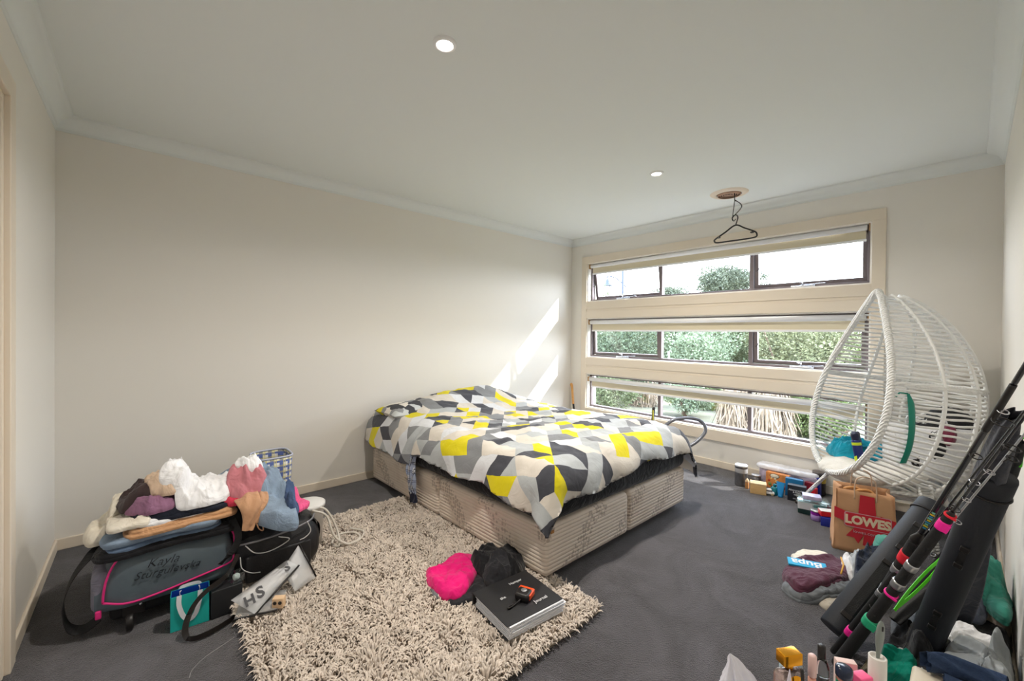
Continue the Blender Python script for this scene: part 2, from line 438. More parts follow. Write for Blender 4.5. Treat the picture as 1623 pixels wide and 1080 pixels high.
# twisted wire hook and the black hanger on it (at the vent)
M_blk = mat('black_plastic', rgb(30, 27, 27), .4)
h0 = np.array([vx+.0, vy-.03, HC-.02])
def hp(px, py): return seen(px, py, 3.52)
pts = [hp(1164.5, 303), hp(1164.5, 317), hp(1174, 323.5), hp(1174.5, 330), hp(1162, 344), hp(1161, 349), hp(1163.5, 350.5)]
mw = MB(); mw.tube(smoothpath([pts[0], pts[1], hp(1168, 319)], 4), .004, 6); mw.tube(smoothpath([pts[1], pts[2], pts[3], pts[4], pts[5], pts[6], hp(1166, 347)], 5), .0035, 6)
mw.tube([pts[1], hp(1160.5, 349)], .0032, 6)
tag(build('wire_hook', mw, M_blk), 'bent black wire loop hanging from the round ceiling vent', 'hook')
hg = thing('coat_hanger', hp(1166, 384), 'black plastic coat hanger with clips hanging below the ceiling vent', 'coat hanger')
hk = smoothpath([hp(1162, 350), hp(1160.5, 346), hp(1163, 342), hp(1167.5, 341), hp(1169.5, 345), hp(1168, 351), hp(1166, 357)], 5)
build('hook', MB().tube(hk, .0045, 8), M_blk, hg)
bod = [hp(1166, 357), hp(1180, 361.5), hp(1196, 367), hp(1199.5, 371), hp(1198, 375.5), hp(1185, 378.5), hp(1160, 382), hp(1137, 385), hp(1132.5, 383), hp(1134, 379.5), hp(1150, 368)]
build('hanger_body', MB().tube(smoothpath(bod, 5, True), .0065, 8, closed=True), M_blk, hg)
for a in ((1192, 368), (1139, 376.5)):
    p = hp(*a); build('clip', MB().rbox(p[0]-.012, p[0]+.012, p[1]-.012, p[1]+.012, p[2]-.008, p[2]+.004, .003), M_blk, hg)

# ================================================================== outdoors
M_leafs = [mat('leaf_grey_green', rgb(82, 92, 60), .7, var=.25, vscale=2), mat('leaf_light_green', rgb(96, 112, 62), .7, var=.25, vscale=2),
           mat('leaf_dark_green', rgb(58, 72, 50), .7, var=.25, vscale=2), mat('leaf_yellow_green', rgb(108, 112, 80), .7, var=.25, vscale=2),
           mat('leaf_pale_sage', rgb(116, 130, 104), .7, var=.2, vscale=2), mat('leaf_eucalypt', rgb(82, 90, 74), .7, var=.25, vscale=1)]
M_bark = mat('bark', rgb(110, 92, 78), .9, bump=.5, bscale=20)
M_straw = mat('dry_straw', rgb(136, 120, 102), .85, var=.3, vscale=5)
GZ = -.35
struct('ground', MB().box(W+.2, 90, -60, 60, GZ-.2, GZ), mat('pale_gravel_and_grass', rgb(104, 104, 88), .95, bump=.4, bscale=6, var=.3, vscale=1.4))
def leafcloud(mb, c, rad, n, size, rng, mi=0, shell=.55, lump=.35):
    c = np.array(c); rad = np.array(rad)
    d = rng.normal(size=(n, 3)); d /= np.linalg.norm(d, axis=1)[:, None]
    l = 1+lump*(np.sin(d[:, 0]*7+c[0])+np.sin(d[:, 1]*6+c[1]*3)+np.sin(d[:, 2]*5+d[:, 0]*4))/3
    r = (shell+(1-shell)*rng.rand(n)**.6)*l
    p = c+d*r[:, None]*rad
    a = rng.normal(size=(n, 3)); a += d*.8; a[:, 2] += .5; a /= np.linalg.norm(a, axis=1)[:, None]
    b = np.cross(a, rng.normal(size=(n, 3))); b /= np.linalg.norm(b, axis=1)[:, None]
    s = size*(.6+.8*rng.rand(n))[:, None]
    V = np.stack([p, p+a*s*.5+b*s*.22, p+a*s, p+a*s*.5-b*s*.22], 1).reshape(-1, 3)
    mb.add(V, [(4*i, 4*i+1, 4*i+2, 4*i+3) for i in range(n)], mi)
def plant(name, label, cat, c, rad, n, size, mi, seed, group=None, blobs=5, trunk=True):
    """c: centre of crown; stands on the ground"""
    rng = np.random.RandomState(seed); c = np.array(c, float); rad = np.array(rad, float)
    t = thing(name, (c[0], c[1], GZ), label, cat, group)
    mb = MB()
    n = int(n*1.8); size *= .72
    for k in range(blobs):
        o = rng.uniform(-.5, .5, 3)*rad*np.array([1, 1, .7]); s = rng.uniform(.5, .72)
        leafcloud(mb, c+o, rad*s, n//blobs, size, rng)
    build('foliage', mb, M_leafs[mi], t)
    ms = MB(); top = c[2]
    for k in range(4 if trunk else 3):
        e = c+rng.uniform(-.45, .45, 3)*rad
        b0 = np.array([c[0]+rng.uniform(-.05, .05)*rad[0], c[1]+rng.uniform(-.05, .05)*rad[1], GZ])
        mid = (b0+e)/2+rng.uniform(-.1, .1, 3)*rad; r0 = .03+.02*rad[2]
        ms.tube(smoothpath([b0, mid, e], 4), np.linspace(r0, r0*.25, 9), 6)
    build('stems', ms, M_bark, t)
    return t
def at(px, depth, z): p = seen(px, 535, depth); return (p[0], p[1], z)
G = 'shrubs growing beyond the windows'
plant('shrub', 'grey green rounded shrub at the far left end of the window view', 'shrub', at(968, 9.5, .75), (1.0, 1.1, 1.15), 9000, .09, 2, 11, G)
plant('shrub', 'tall olive green shrub behind the leftmost window panes', 'shrub', at(985, 14, 1.2), (2.4, 2.4, 1.7), 10000, .13, 0, 12, G)
plant('shrub', 'pale feathery sage bush in the centre of the window view', 'shrub', at(1085, 11.5, .95), (1.35, 1.35, 1.25), 12000, .10, 4, 13, G)
plant('shrub', 'dark leafy bush behind the bare pole outside', 'shrub', at(1108, 16.5, 1.3), (2.6, 2.2, 1.8), 9000, .15, 2, 14, G)
plant('shrub', 'dense fresh green bush right of the pale feathery bush', 'shrub', at(1165, 14.5, 1.25), (1.9, 2.0, 1.7), 10000, .13, 0, 15, G)
plant('shrub', 'yellowish twiggy bush behind the right window panes', 'shrub', at(1255, 11.0, 1.0), (1.7, 1.6, 1.35), 9000, .10, 3, 16, G)
plant('shrub', 'broad leafy bush seen behind the egg chair', 'shrub', at(1345, 11.5, 1.0), (1.6, 1.6, 1.45), 8000, .12, 1, 17, G)
plant('shrub', 'low bright green bush close outside the lowest window strip', 'shrub', at(1258, 7.4, .05), (.75, .65, .52), 8000, .07, 1, 18, G)
plant('shrub', 'small spiky green tussock between the dry skirted plants', 'shrub', at(1130, 9.3, .12), (.42, .42, .5), 4000, .09, 1, 19, G)
plant('shrub', 'low dark ground shrub behind the dry skirted plants', 'shrub', at(1225, 9.0, .25), (.9, .6, .55), 5000, .09, 2, 20, G)
plant('eucalyptus_tree', 'pale hazy eucalyptus tree on the skyline', 'tree', at(1152, 44, 7.0), (3.6, 3.6, 1.9), 9000, .32, 5, 21, blobs=9)
plant('eucalyptus_tree', 'small distant tree low on the skyline left of the eucalyptus', 'tree', at(1065, 55, 6.8), (2.4, 2.4, 1.3), 3000, .35, 5, 22, blobs=5)
plant('shrub', 'low pale green shrub beside the bare metal pole', 'shrub', at(1085, 8.4, .05), (.5, .5, .36), 3500, .07, 4, 23, G)
plant('shrub', 'low grey shrub in front of the leftmost low panes', 'shrub', at(962, 8.0, .1), (.6, .5, .5), 4000, .07, 0, 24, G)
plant('shrub', 'bushy green shrub low behind the egg chair rim', 'shrub', at(1320, 6.6, .1), (.7, .6, .55), 5000, .07, 1, 25, G)
plant('shrub', 'dark hedge shrub along the back of the garden', 'shrub', at(1040, 19, 1.1), (4.5, 2.5, 1.6), 9000, .17, 2, 26, G)
plant('shrub', 'wide grey green hedge shrub far behind the dry skirted plants', 'shrub', at(1230, 19, 1.0), (4.0, 2.5, 1.7), 9000, .17, 5, 27, G)
# dry skirted grass trees
def grass_tree(c, h, r, n, seed, label):
    rng = np.random.RandomState(seed); t = thing('dry_grass_tree', (c[0], c[1], GZ), label, 'plant', 'dry skirted grass trees outside')
    build('trunk', MB().lathe([(.11, 0), (.09, h)], (c[0], c[1], GZ), 10), M_bark, t)
    mb = MB()
    for i in range(n):
        a = rng.uniform(0, 2*PI); z0 = GZ+h*rng.uniform(.35, 1.08); L = rng.uniform(.5, 1.0)*h
        d = np.array([math.cos(a), math.sin(a), 0]); o = r*rng.uniform(.35, 1.1)
        p = [np.array([c[0], c[1], z0])+d*.06, np.array([c[0], c[1], z0+.03])+d*o*.6, np.array([c[0], c[1], z0-L*.4])+d*o+rng.normal(size=3)*.03, np.array([c[0], c[1], max(GZ, z0-L)])+d*o*1.15+rng.normal(size=3)*.06]
        w = np.cross(d, (0, 0, 1))*.008
        V = []
        for q in p: V += [q-w, q+w]
        mb.add(V, [(0, 1, 3, 2), (2, 3, 5, 4), (4, 5, 7, 6)], 0)
    build('leaf_skirt', mb, M_straw, t)
grass_tree(at(1168, 7.2, 0), .80, .27, 1300, 5, 'dry straw skirted grass tree behind the middle pane of the lowest strip')
grass_tree(at(1222, 6.9, 0), .78, .33, 1400, 6, 'dry straw skirted grass tree just right of the second window post')
grass_tree(at(1020, 9.8, 0), .75, .3, 900, 7, 'small brown dry tussock behind the leftmost lowest pane')
# thin metal pole outside
tag(build('metal_pole', MB().lathe([(.03, 0), (.03, 1.25)], (*at(1060, 10.5, 0)[:2], GZ), 10), M_alu), 'thin grey metal pole standing outside between the bushes', 'pole')
# street lamp
sx_, sy_, _ = at(986, 20, 0)
sl = thing('street_lamp', (sx_, sy_, GZ), 'grey street lamp with curved arm and bell shade outside', 'street lamp')
M_pole = mat('grey_painted_steel', rgb(44, 54, 70), .5)
build('pole', MB().lathe([(.07, 0), (.055, 6.2)], (sx_, sy_, GZ), 12), M_pole, sl)
arm = [seen(x, y, 20) for x, y in ((993, 456.5), (989, 452), (984, 447.5), (977, 441.5), (969, 438.5), (963, 438.5), (963, 443))]
build('arm', MB().tube(smoothpath(arm, 5), .03, 8), M_pole, sl)
hd = seen(963, 449, 20)
build('lamp_shade', MB().lathe([(.27, -.14), (.26, -.12), (.12, -.04), (.10, .12), (.07, .16), (.04, .2)], tuple(hd), 20), M_pole, sl)
build('globe', MB().lathe([(.001, -.24), (.07, -.22), (.10, -.14)], tuple(hd), 14), M_white, sl)

# ================================================================== light
wd = bpy.data.worlds.new('sky'); SC.world = wd; wd.use_nodes = True
nt = wd.node_tree; N = nt.nodes.new; bg = nt.nodes['Background']
tc = N('ShaderNodeTexCoord'); sp = N('ShaderNodeSeparateXYZ'); nt.links.new(tc.outputs['Generated'], sp.inputs[0])
cr = N('ShaderNodeValToRGB'); cr.color_ramp.elements[0].position = .0; cr.color_ramp.elements[0].color = (.80, .86, .93, 1)
cr.color_ramp.elements[1].position = .6; cr.color_ramp.elements[1].color = (.48, .66, .95, 1)
nt.links.new(sp.outputs['Z'], cr.inputs[0])
nz = N('ShaderNodeTexNoise'); nz.inputs['Scale'].default_value = 4; nz.inputs['Detail'].default_value = 6
mp = N('ShaderNodeMapping'); mp.inputs['Scale'].default_value = (1, 1, 4); nt.links.new(tc.outputs['Generated'], mp.inputs[0]); nt.links.new(mp.outputs[0], nz.inputs['Vector'])
mr = N('ShaderNodeMapRange'); mr.inputs[1].default_value = .42; mr.inputs[2].default_value = .62; nt.links.new(nz.outputs['Fac'], mr.inputs[0])
mx = N('ShaderNodeMix'); mx.data_type = 'RGBA'; nt.links.new(mr.outputs[0], mx.inputs[0]); nt.links.new(cr.outputs[0], mx.inputs[6]); mx.inputs[7].default_value = (.95, .97, 1, 1)
nt.links.new(mx.outputs[2], bg.inputs[0]); bg.inputs[1].default_value = SKY
sun = bpy.data.lights.new('sun', 'SUN'); sun.energy = SUN; sun.angle = R(1.2); sun.color = (1, .96, .9)
so = bpy.data.objects.new('sun', sun); COL.objects.link(so)
so.rotation_euler = Vector((-.93, 1, -.89)).to_track_quat('-Z', 'Y').to_euler()
for z0, z1 in WZ:      # sampling portals in the window openings (they give off no light)
    pl = bpy.data.lights.new('portal', 'AREA'); pl.shape = 'RECTANGLE'; pl.size = YO0-YO1; pl.size_y = z1-z0
    pl.cycles.is_portal = True
    po = bpy.data.objects.new('portal', pl); COL.objects.link(po); po.location = (W+.14, (YO0+YO1)/2, (z0+z1)/2)
    po.rotation_euler = (PI/2, 0, PI/2)
for i, (x, y) in enumerate([(1.345, -2.047), (3.30, -1.945), (1.345, -.75), (3.3, -3.1)][:2]):
    l = bpy.data.lights.new('downlight', 'AREA'); l.shape = 'DISK'; l.size = .066; l.energy = LAMP; l.color = (1, .93, .84); l.spread = R(150)
    lo = bpy.data.objects.new('downlight_lamp', l); COL.objects.link(lo); lo.location = (x, y, HC-.013)
cam = bpy.data.cameras.new('camera'); co = bpy.data.objects.new('camera', cam); COL.objects.link(co); SC.camera = co
cam.sensor_width = 36; cam.sensor_fit = 'HORIZONTAL'; cam.lens = CF/1623*36; cam.shift_y = -4.97/1623; cam.clip_start = .01; cam.clip_end = 300
Mc = Matrix(((CAX[0][0], CAX[1][0], -CAX[2][0], CPOS[0]), (CAX[0][1], CAX[1][1], -CAX[2][1], CPOS[1]), (CAX[0][2], CAX[1][2], -CAX[2][2], CPOS[2]), (0, 0, 0, 1)))
co.matrix_world = Mc
vs = SC.view_settings; vs.view_transform = 'Standard'; vs.look = 'None'; vs.gamma = 1; vs.use_curve_mapping = False; vs.exposure = EXPO
SC.cycles.max_bounces = 10; SC.cycles.diffuse_bounces = 6; SC.cycles.glossy_bounces = 3; SC.cycles.transmission_bounces = 6; SC.cycles.transparent_max_bounces = 8
SC.cycles.sample_clamp_indirect = 8; SC.cycles.caustics_reflective = False; SC.cycles.caustics_refractive = False
SC.cycles.use_denoising = True; SC.cycles.use_adaptive_sampling = True; SC.cycles.adaptive_threshold = .02
# ================================================================== heaps of cloth on a shared height field
class Heap:
    def __init__(s, x0, x1, y0, y1, base=0, res=.01):
        s.x0, s.y0, s.res = x0, y0, res
        s.nx, s.ny = int((x1-x0)/res)+1, int((y1-y0)/res)+1
        s.X, s.Y = np.meshgrid(x0+np.arange(s.nx)*res, y0+np.arange(s.ny)*res, indexing='ij')
        s.H = np.full((s.nx, s.ny), float(base))
    def sample(s, x, y, H=None):
        H = s.H if H is None else H
        fx = np.clip((np.asarray(x)-s.x0)/s.res, 0, s.nx-1.001); fy = np.clip((np.asarray(y)-s.y0)/s.res, 0, s.ny-1.001)
        i = fx.astype(int); j = fy.astype(int); a = fx-i; b = fy-j
        return H[i, j]*(1-a)*(1-b)+H[i+1, j]*a*(1-b)+H[i, j+1]*(1-a)*b+H[i+1, j+1]*a*b
    def blur(s, r):
        H = s.H; k = max(1, int(r/s.res))
        for _ in range(3):
            for ax in (0, 1):
                P = np.pad(H, [(k, k) if ax == q else (0, 0) for q in (0, 1)], mode='edge'); c = np.cumsum(P, axis=ax)
                c = np.concatenate([np.zeros_like(c.take([0], ax)), c], ax)
                n = H.shape[ax]; H = (c.take(range(2*k+1, 2*k+1+n), ax)-c.take(range(n), ax))/(2*k+1)
        return H
    def block(s, poly, z):
        s.H = np.where(s.inside(poly), np.maximum(s.H, z), s.H)
    def inside(s, poly):
        poly = np.asarray(poly, float)[:, :2]; n = len(poly); ins = np.zeros(s.X.shape, bool)
        for i in range(n):
            x1, y1 = poly[i]; x2, y2 = poly[(i+1) % n]
            if abs(y2-y1) < 1e-9: continue
            c = ((y1 > s.Y) != (y2 > s.Y)) & (s.X < (x2-x1)*(s.Y-y1)/(y2-y1)+x1); ins ^= c
        return ins
    def cloth(s, name, label, cat, outline, m, th=.02, wr=.012, wl=15, seed=0, blur=.03, dome=0, layers=1, rings=32, jag=.012, group=None, lay_off=.012, center=None, drop=.01, over=1, drape=None, parent=None, stretch=(1, 1), ang=0, mi=None):
        """a soft garment laid over what is already there; outline = world xy points, star shaped about its centre"""
        P = np.asarray([p[:2] for p in outline], float)
        c = np.array(center if center is not None else P.mean(0), float)
        C = smoothpath(P, 10, True); d = C-c; th_ = np.arctan2(d[:, 1], d[:, 0]); r_ = np.hypot(d[:, 0], d[:, 1])
        o = np.argsort(th_); th_, r_ = th_[o], r_[o]
        NA = 170; TA = np.linspace(-PI, PI, NA, endpoint=False)
        RB = np.interp(TA, np.r_[th_[-1]-2*PI, th_, th_[0]+2*PI], np.r_[r_[-1], r_, r_[0]])
        mb = MB(); tl = th/layers
        Hs = None
        for L in range(layers):
            rb = RB*(1+0*TA)+jag*(2*fbm(np.cos(TA)*2.5+L*3, np.sin(TA)*2.5, seed+L*7, 4))-(lay_off*((L*7+seed) % 3)*.6 if layers > 1 else 0)
            B = s.blur(blur); B = np.maximum(B, s.H*over+B*(1-over))
            if drape is not None:
                if L == 0:
                    q_ = np.hypot(s.X-c[0], s.Y-c[1]) < RB.mean()*.75; zref = np.percentile(B[q_], 70)
                    zhi = np.percentile(s.H[q_], 92)+.012
                B = np.maximum(np.minimum(B, zhi+L*tl), zref+L*tl*.8-drape)
            u = np.sin(np.linspace(0, 1, rings)*PI/2)
            RR = u[:, None]*rb[None]; X = c[0]+RR*np.cos(TA)[None]; Y = c[1]+RR*np.sin(TA)[None]
            ed = (1-u)[:, None]*rb[None]             # distance to the edge
            w = min(.03, .6*tl+.006)
            prof = np.sqrt(np.clip(1-(1-np.clip(ed/w, 0, 1))**2, 0, 1))
            ca, sa = math.cos(ang), math.sin(ang)
            xr = (X*ca+Y*sa)*wl*stretch[0]; yr = (-X*sa+Y*ca)*wl*stretch[1]
            wv = ridges(xr, yr, seed+L)*np.clip(ed/.04+.25, 0, 1)
            rad = rb.mean()
            z = s.sample(X, Y, B)+(tl*.85+dome*(1-(u[:, None])**2)+wr*wv*(1 if L == layers-1 else .3))*prof + .001
            bot = s.sample(X[-1], Y[-1], s.H)
            z[-1] = np.minimum(z[-1], s.sample(X[-1], Y[-1], B))+.0005
            Xb, Yb = X[-1]*.985+c[0]*.015, Y[-1]*.985+c[1]*.015
            P3 = np.stack([X, Y, z], -1)
            under = np.stack([Xb, Yb, z[-1]-drop], -1)[None]
            allr = np.concatenate([P3, under], 0)
            a, b = allr.shape[:2]; F = []
            k0 = 0
            for i in range(a-1):
                for j in range(b):
                    j2 = (j+1) % b; F.append((i*b+j, (i+1)*b+j, (i+1)*b+j2, i*b+j2))
            mb.add(allr.reshape(-1, 3), F, 0 if mi is None else mi[L % len(mi)], True)
            # write back
            dx = s.X-c[0]; dy = s.Y-c[1]; rr = np.hypot(dx, dy); ta = np.arctan2(dy, dx)
            rbb = np.interp(ta, np.r_[TA, PI], np.r_[rb, rb[0]]); uu = rr/np.maximum(rbb, 1e-6); ins = uu < 1
            ed2 = (1-uu)*rbb; pf = np.sqrt(np.clip(1-(1-np.clip(ed2/w, 0, 1))**2, 0, 1))
            xr = (s.X*ca+s.Y*sa)*wl*stretch[0]; yr = (-s.X*sa+s.Y*ca)*wl*stretch[1]
            zz = B+(tl*.85+dome*(1-np.clip(uu, 0, 1)**2)+wr*ridges(xr, yr, seed+L)*np.clip(ed2/.04+.25, 0, 1)*(1 if L == layers-1 else .3))*pf
            s.H = np.where(ins, np.maximum(s.H, zz), s.H)
        o = build(name, mb, m, parent)
        if parent is None: tag(o, label, cat, group)
        return o
def px(pts, z):
    return [tuple(onz(x, y, z)[:2]) for x, y in pts]

# ================================================================== bed
BO = np.array([1.872, -.10]); BU = np.array([1., .0]); BV = np.array([.030, -1.])     # head-left corner, across, towards the foot
BW, BL_ = 1.535, 2.02
def bed(u, v): return BO[0]+BU[0]*u+BV[0]*v, BO[1]+BU[1]*u+BV[1]*v
def bedM(z=0):
    return Matrix(((BU[0], -BV[0], 0, BO[0]), (BU[1], -BV[1], 0, BO[1]), (0, 0, 1, z), (0, 0, 0, 1)))   # local (u, -v, z)
def divan_mat():
    m = bpy.data.materials.new('quilted_damask'); m.use_nodes = True; nt = m.node_tree; b = nt.nodes['Principled BSDF']; N = nt.nodes.new; L = nt.links.new
    tc = N('ShaderNodeTexCoord'); sp = N('ShaderNodeSeparateXYZ'); L(tc.outputs['Object'], sp.inputs[0])
    def mth(op, a, b_=None, c=None):
        n = N('ShaderNodeMath'); n.operation = op
        for i, q in enumerate((a, b_, c)):
            if q is None: continue
            if isinstance(q, (int, float)): n.inputs[i].default_value = q
            else: L(q, n.inputs[i])
        return n.outputs[0]
    al = mth('ADD', sp.outputs['X'], sp.outputs['Y'])                 # runs along both visible faces
    # bands of printed blossoms climbing in diagonal trails
    wob = mth('MULTIPLY', sp.outputs['Z'], 1.1)
    ph = mth('MODULO', mth('ADD', mth('SUBTRACT', al, wob), 10.08), .44)
    band = mth('SUBTRACT', 1, mth('MULTIPLY', mth('ABSOLUTE', mth('SUBTRACT', ph, .22)), 9.5))
    nz = N('ShaderNodeTexNoise'); nz.inputs['Scale'].default_value = 9; L(tc.outputs['Object'], nz.inputs['Vector'])
    bsel = mth('GREATER_THAN', mth('ADD', band, mth('MULTIPLY', mth('SUBTRACT', nz.outputs['Fac'], .5), 2.2)), .25)
    vo = N('ShaderNodeTexVoronoi'); vo.inputs['Scale'].default_value = 42; vo.inputs['Randomness'].default_value = .6; L(tc.outputs['Object'], vo.inputs['Vector'])
    pet = mth('LESS_THAN', vo.outputs['Distance'], .46)
    vo2 = N('ShaderNodeTexVoronoi'); vo2.inputs['Scale'].default_value = 42; vo2.inputs['Randomness'].default_value = .6; vo2.feature = 'DISTANCE_TO_EDGE'; L(tc.outputs['Object'], vo2.inputs['Vector'])
    ink = mth('MULTIPLY', mth('MULTIPLY', bsel, pet), mth('GREATER_THAN', vo2.outputs['Distance'], .04))
    n4 = N('ShaderNodeTexNoise'); n4.inputs['Scale'].default_value = 5; n4.inputs['Detail'].default_value = 6; L(tc.outputs['Object'], n4.inputs['Vector'])
    mx = N('ShaderNodeMix'); mx.data_type = 'RGBA'; L(mth('MULTIPLY', ink, .55), mx.inputs[0])
    mx.inputs[6].default_value = (*rgb(222, 208, 194), 1); mx.inputs[7].default_value = (*rgb(140, 122, 108), 1)
    st = N('ShaderNodeMix'); st.data_type = 'RGBA'; mr = N('ShaderNodeMapRange'); mr.inputs[1].default_value = .55; mr.inputs[2].default_value = .75; mr.inputs[4].default_value = .35
    L(n4.outputs['Fac'], mr.inputs[0]); L(mr.outputs[0], st.inputs[0]); L(mx.outputs[2], st.inputs[6]); st.inputs[7].default_value = (*rgb(176, 150, 128), 1)
    L(st.outputs[2], b.inputs['Base Color']); b.inputs['Roughness'].default_value = .7; b.inputs['Sheen Weight'].default_value = .2
    q = mth('ABSOLUTE', mth('SINE', mth('MULTIPLY', sp.outputs['Z'], PI/.0205)))
    q = mth('POWER', q, .45)
    bp = N('ShaderNodeBump'); bp.inputs['Strength'].default_value = .7; bp.inputs['Distance'].default_value = .007; L(q, bp.inputs['Height'])
    n5 = N('ShaderNodeTexNoise'); n5.inputs['Scale'].default_value = 18; L(tc.outputs['Object'], n5.inputs['Vector'])
    bp2 = N('ShaderNodeBump'); bp2.inputs['Strength'].default_value = .3; bp2.inputs['Distance'].default_value = .01; L(n5.outputs['Fac'], bp2.inputs['Height']); L(bp.outputs[0], bp2.inputs['Normal'])
    L(bp2.outputs[0], b.inputs['Normal'])
    return m
M_divan = divan_mat(); M_blackcloth = cloth_mat('black_fitted_sheet', rgb(24, 26, 30), bump=.15, var=.15)
bb = thing('bed_base', (*bed(BW/2, BL_/2), 0), 'cream quilted divan bed base with faded blossom print, standing on castors', 'bed')
for v0, v1, nm in ((0, 1.02, 'head_half'), (1.024, BL_, 'foot_half')):
    build(nm, MB().rbox(0, BW*.5-.001, -v1, -v0, .036, .300, .03, M=bedM(), seg=4).rbox(BW*.5+.001, BW, -v1, -v0, .036, .300, .03, M=bedM(), seg=4), M_divan, bb)
for u, v in ((.09, .10), (BW-.09, .10), (.07, 1.0), (.12, BL_-.14), (BW-.12, BL_-.14), (BW-.07, 1.0)):
    x, y = bed(u, v); mc = MB(); Mt = Matrix.Translation((x, y-.008, .019)) @ Matrix.Rotation(PI/2, 4, 'Y')
    mc.lathe([(.006, -.011), (.017, -.011), (.019, -.006), (.019, .006), (.017, .011), (.006, .011)], n=18, M=Mt); mc.lathe([(.008, .018), (.008, .05)], (x, y, 0), 8)
    build('castor', mc, M_blk, bb)
cx, cy = bed(.045, BL_-.0)
build('corner_label', MB().box(cx-.012, cx+.012, cy-.004, cy+.001, .262, .278), mat('tan_leather_tab', rgb(166, 118, 70), .6), bb)
mt = MB().rbox(-.005, BW+.005, -BL_-.01, 0, .301, .53, .07, M=bedM(), seg=5)
V = mt.v[0]; V[:, 2] += .012*fbm(V[:, 0]*3, V[:, 1]*3, 4)*2*(V[:, 2] > .35); V[:, 0] += .02*fbm(V[:, 1]*4, V[:, 2]*4, 5)
tag(build('mattress', mt, M_blackcloth), 'mattress in a black fitted sheet on the divan base', 'mattress')

# duvet: pattern of hexagons broken into lozenges, trapezoids and triangles, laid over the bed
DC = [('duvet_cream', (208, 201, 191)), ('duvet_light_grey', (174, 178, 180)), ('duvet_mid_grey', (130, 132, 135)), ('duvet_charcoal', (70, 71, 78)), ('duvet_yellow', (214, 200, 20)), ('duvet_white', (210, 212, 216))]
M_duv = [cloth_mat(n, rgb(*c), bump=.10, var=.03, crk=.28) for n, c in DC]
HT = .575
def hem_left(t):
    b = .175+.02*np.sin(t*3.1+1)-.015*np.sin(t*9)
    return np.where(t < .735, .205+.05*t, b)
def hem_foot(s): return .150+.03*np.sin(s*3.3+2.4)-.015*np.sin(s*8+1)-.05*np.exp(-((s-1.3)/.35)**2)
def hem_right(t): return .30+0*t
def duvet_xyz(s, t):
    """s across (0..BW), t from head to foot; beyond them the cloth hangs"""
    r0, rho = .075, .12
    qs = np.where(s < BW/2, np.minimum(0, s-r0), np.maximum(0, s-(BW-r0))); qt = np.maximum(0, t-(BL_-r0))
    Rr = np.hypot(qs, qt)+1e-9; es, et = qs/Rr, qt/Rr
    th = np.clip(Rr/rho, 0, 1.38); arc = rho*1.38
    ex = np.maximum(0, Rr-arc)
    h = rho*np.sin(th)+ex*math.cos(1.38); g = rho*(1-np.cos(th))+ex*math.sin(1.38)
    ring = np.where(np.abs(qs) > qt, t+.3, s*1.0+3.3)
    amp = np.clip((Rr-.10)/.25, 0, 1)
    rip = .052*amp*(2*fbm(ring*5, Rr*1.2, 21, 2)+.6*np.sin(ring*16+2*fbm(ring*2, 0*ring, 5)))
    corner = np.minimum(np.abs(qs), qt)/(.22); rip = rip*(1-np.clip(corner, 0, 1)*.8)+.03*np.clip(corner, 0, 1)*amp
    h = h+rip
    bs = np.clip(s, r0, BW-r0); bt = np.minimum(t, BL_-r0)
    U = bs+es*h; Vv = bt+et*h
    # crown of the bedding: pillows near the head, loft in the middle
    def bump(a, b, sa, sb): return np.exp(-((s-a)/sa)**2-((t-b)/sb)**2)
    mid = np.clip(np.minimum(np.minimum(s, BW-s), BL_-t)/.35, 0, 1)
    top = HT+.055*np.sqrt(np.clip(mid, 0, 1))+.10*bump(.50, .24, .30, .20)+.13*bump(1.02, .20, .36, .22)-.03*bump(.75, .95, .5, .35)+.02*bump(1.2, 1.5, .3, .3)
    a = .35
    x2 = s*math.cos(a)+t*math.sin(a); y2 = -s*math.sin(a)+t*math.cos(a)
    wr = .024*ridges(x2*3.2, y2*6.5, 31)+.014*ridges(x2*7, y2*15, 35)+.02*2*fbm(s*2.2, t*2.2, 41)-.012
    fl = np.clip(1-g/.12, .25, 1)
    z = top-g*.99+wr*fl
    # fold where the sleepwear hangs out
    fd = np.exp(-((t-.745-.05*(s < 0)*s)/.022)**2)*np.clip((.10-s)/.25, 0, 1)
    U = U+.055*fd; z = z-.01*fd
    U = U-.03*np.exp(-((t-.80)/.05)**2)*np.clip((.02-s)/.2, 0, 1)
    return U, Vv, z
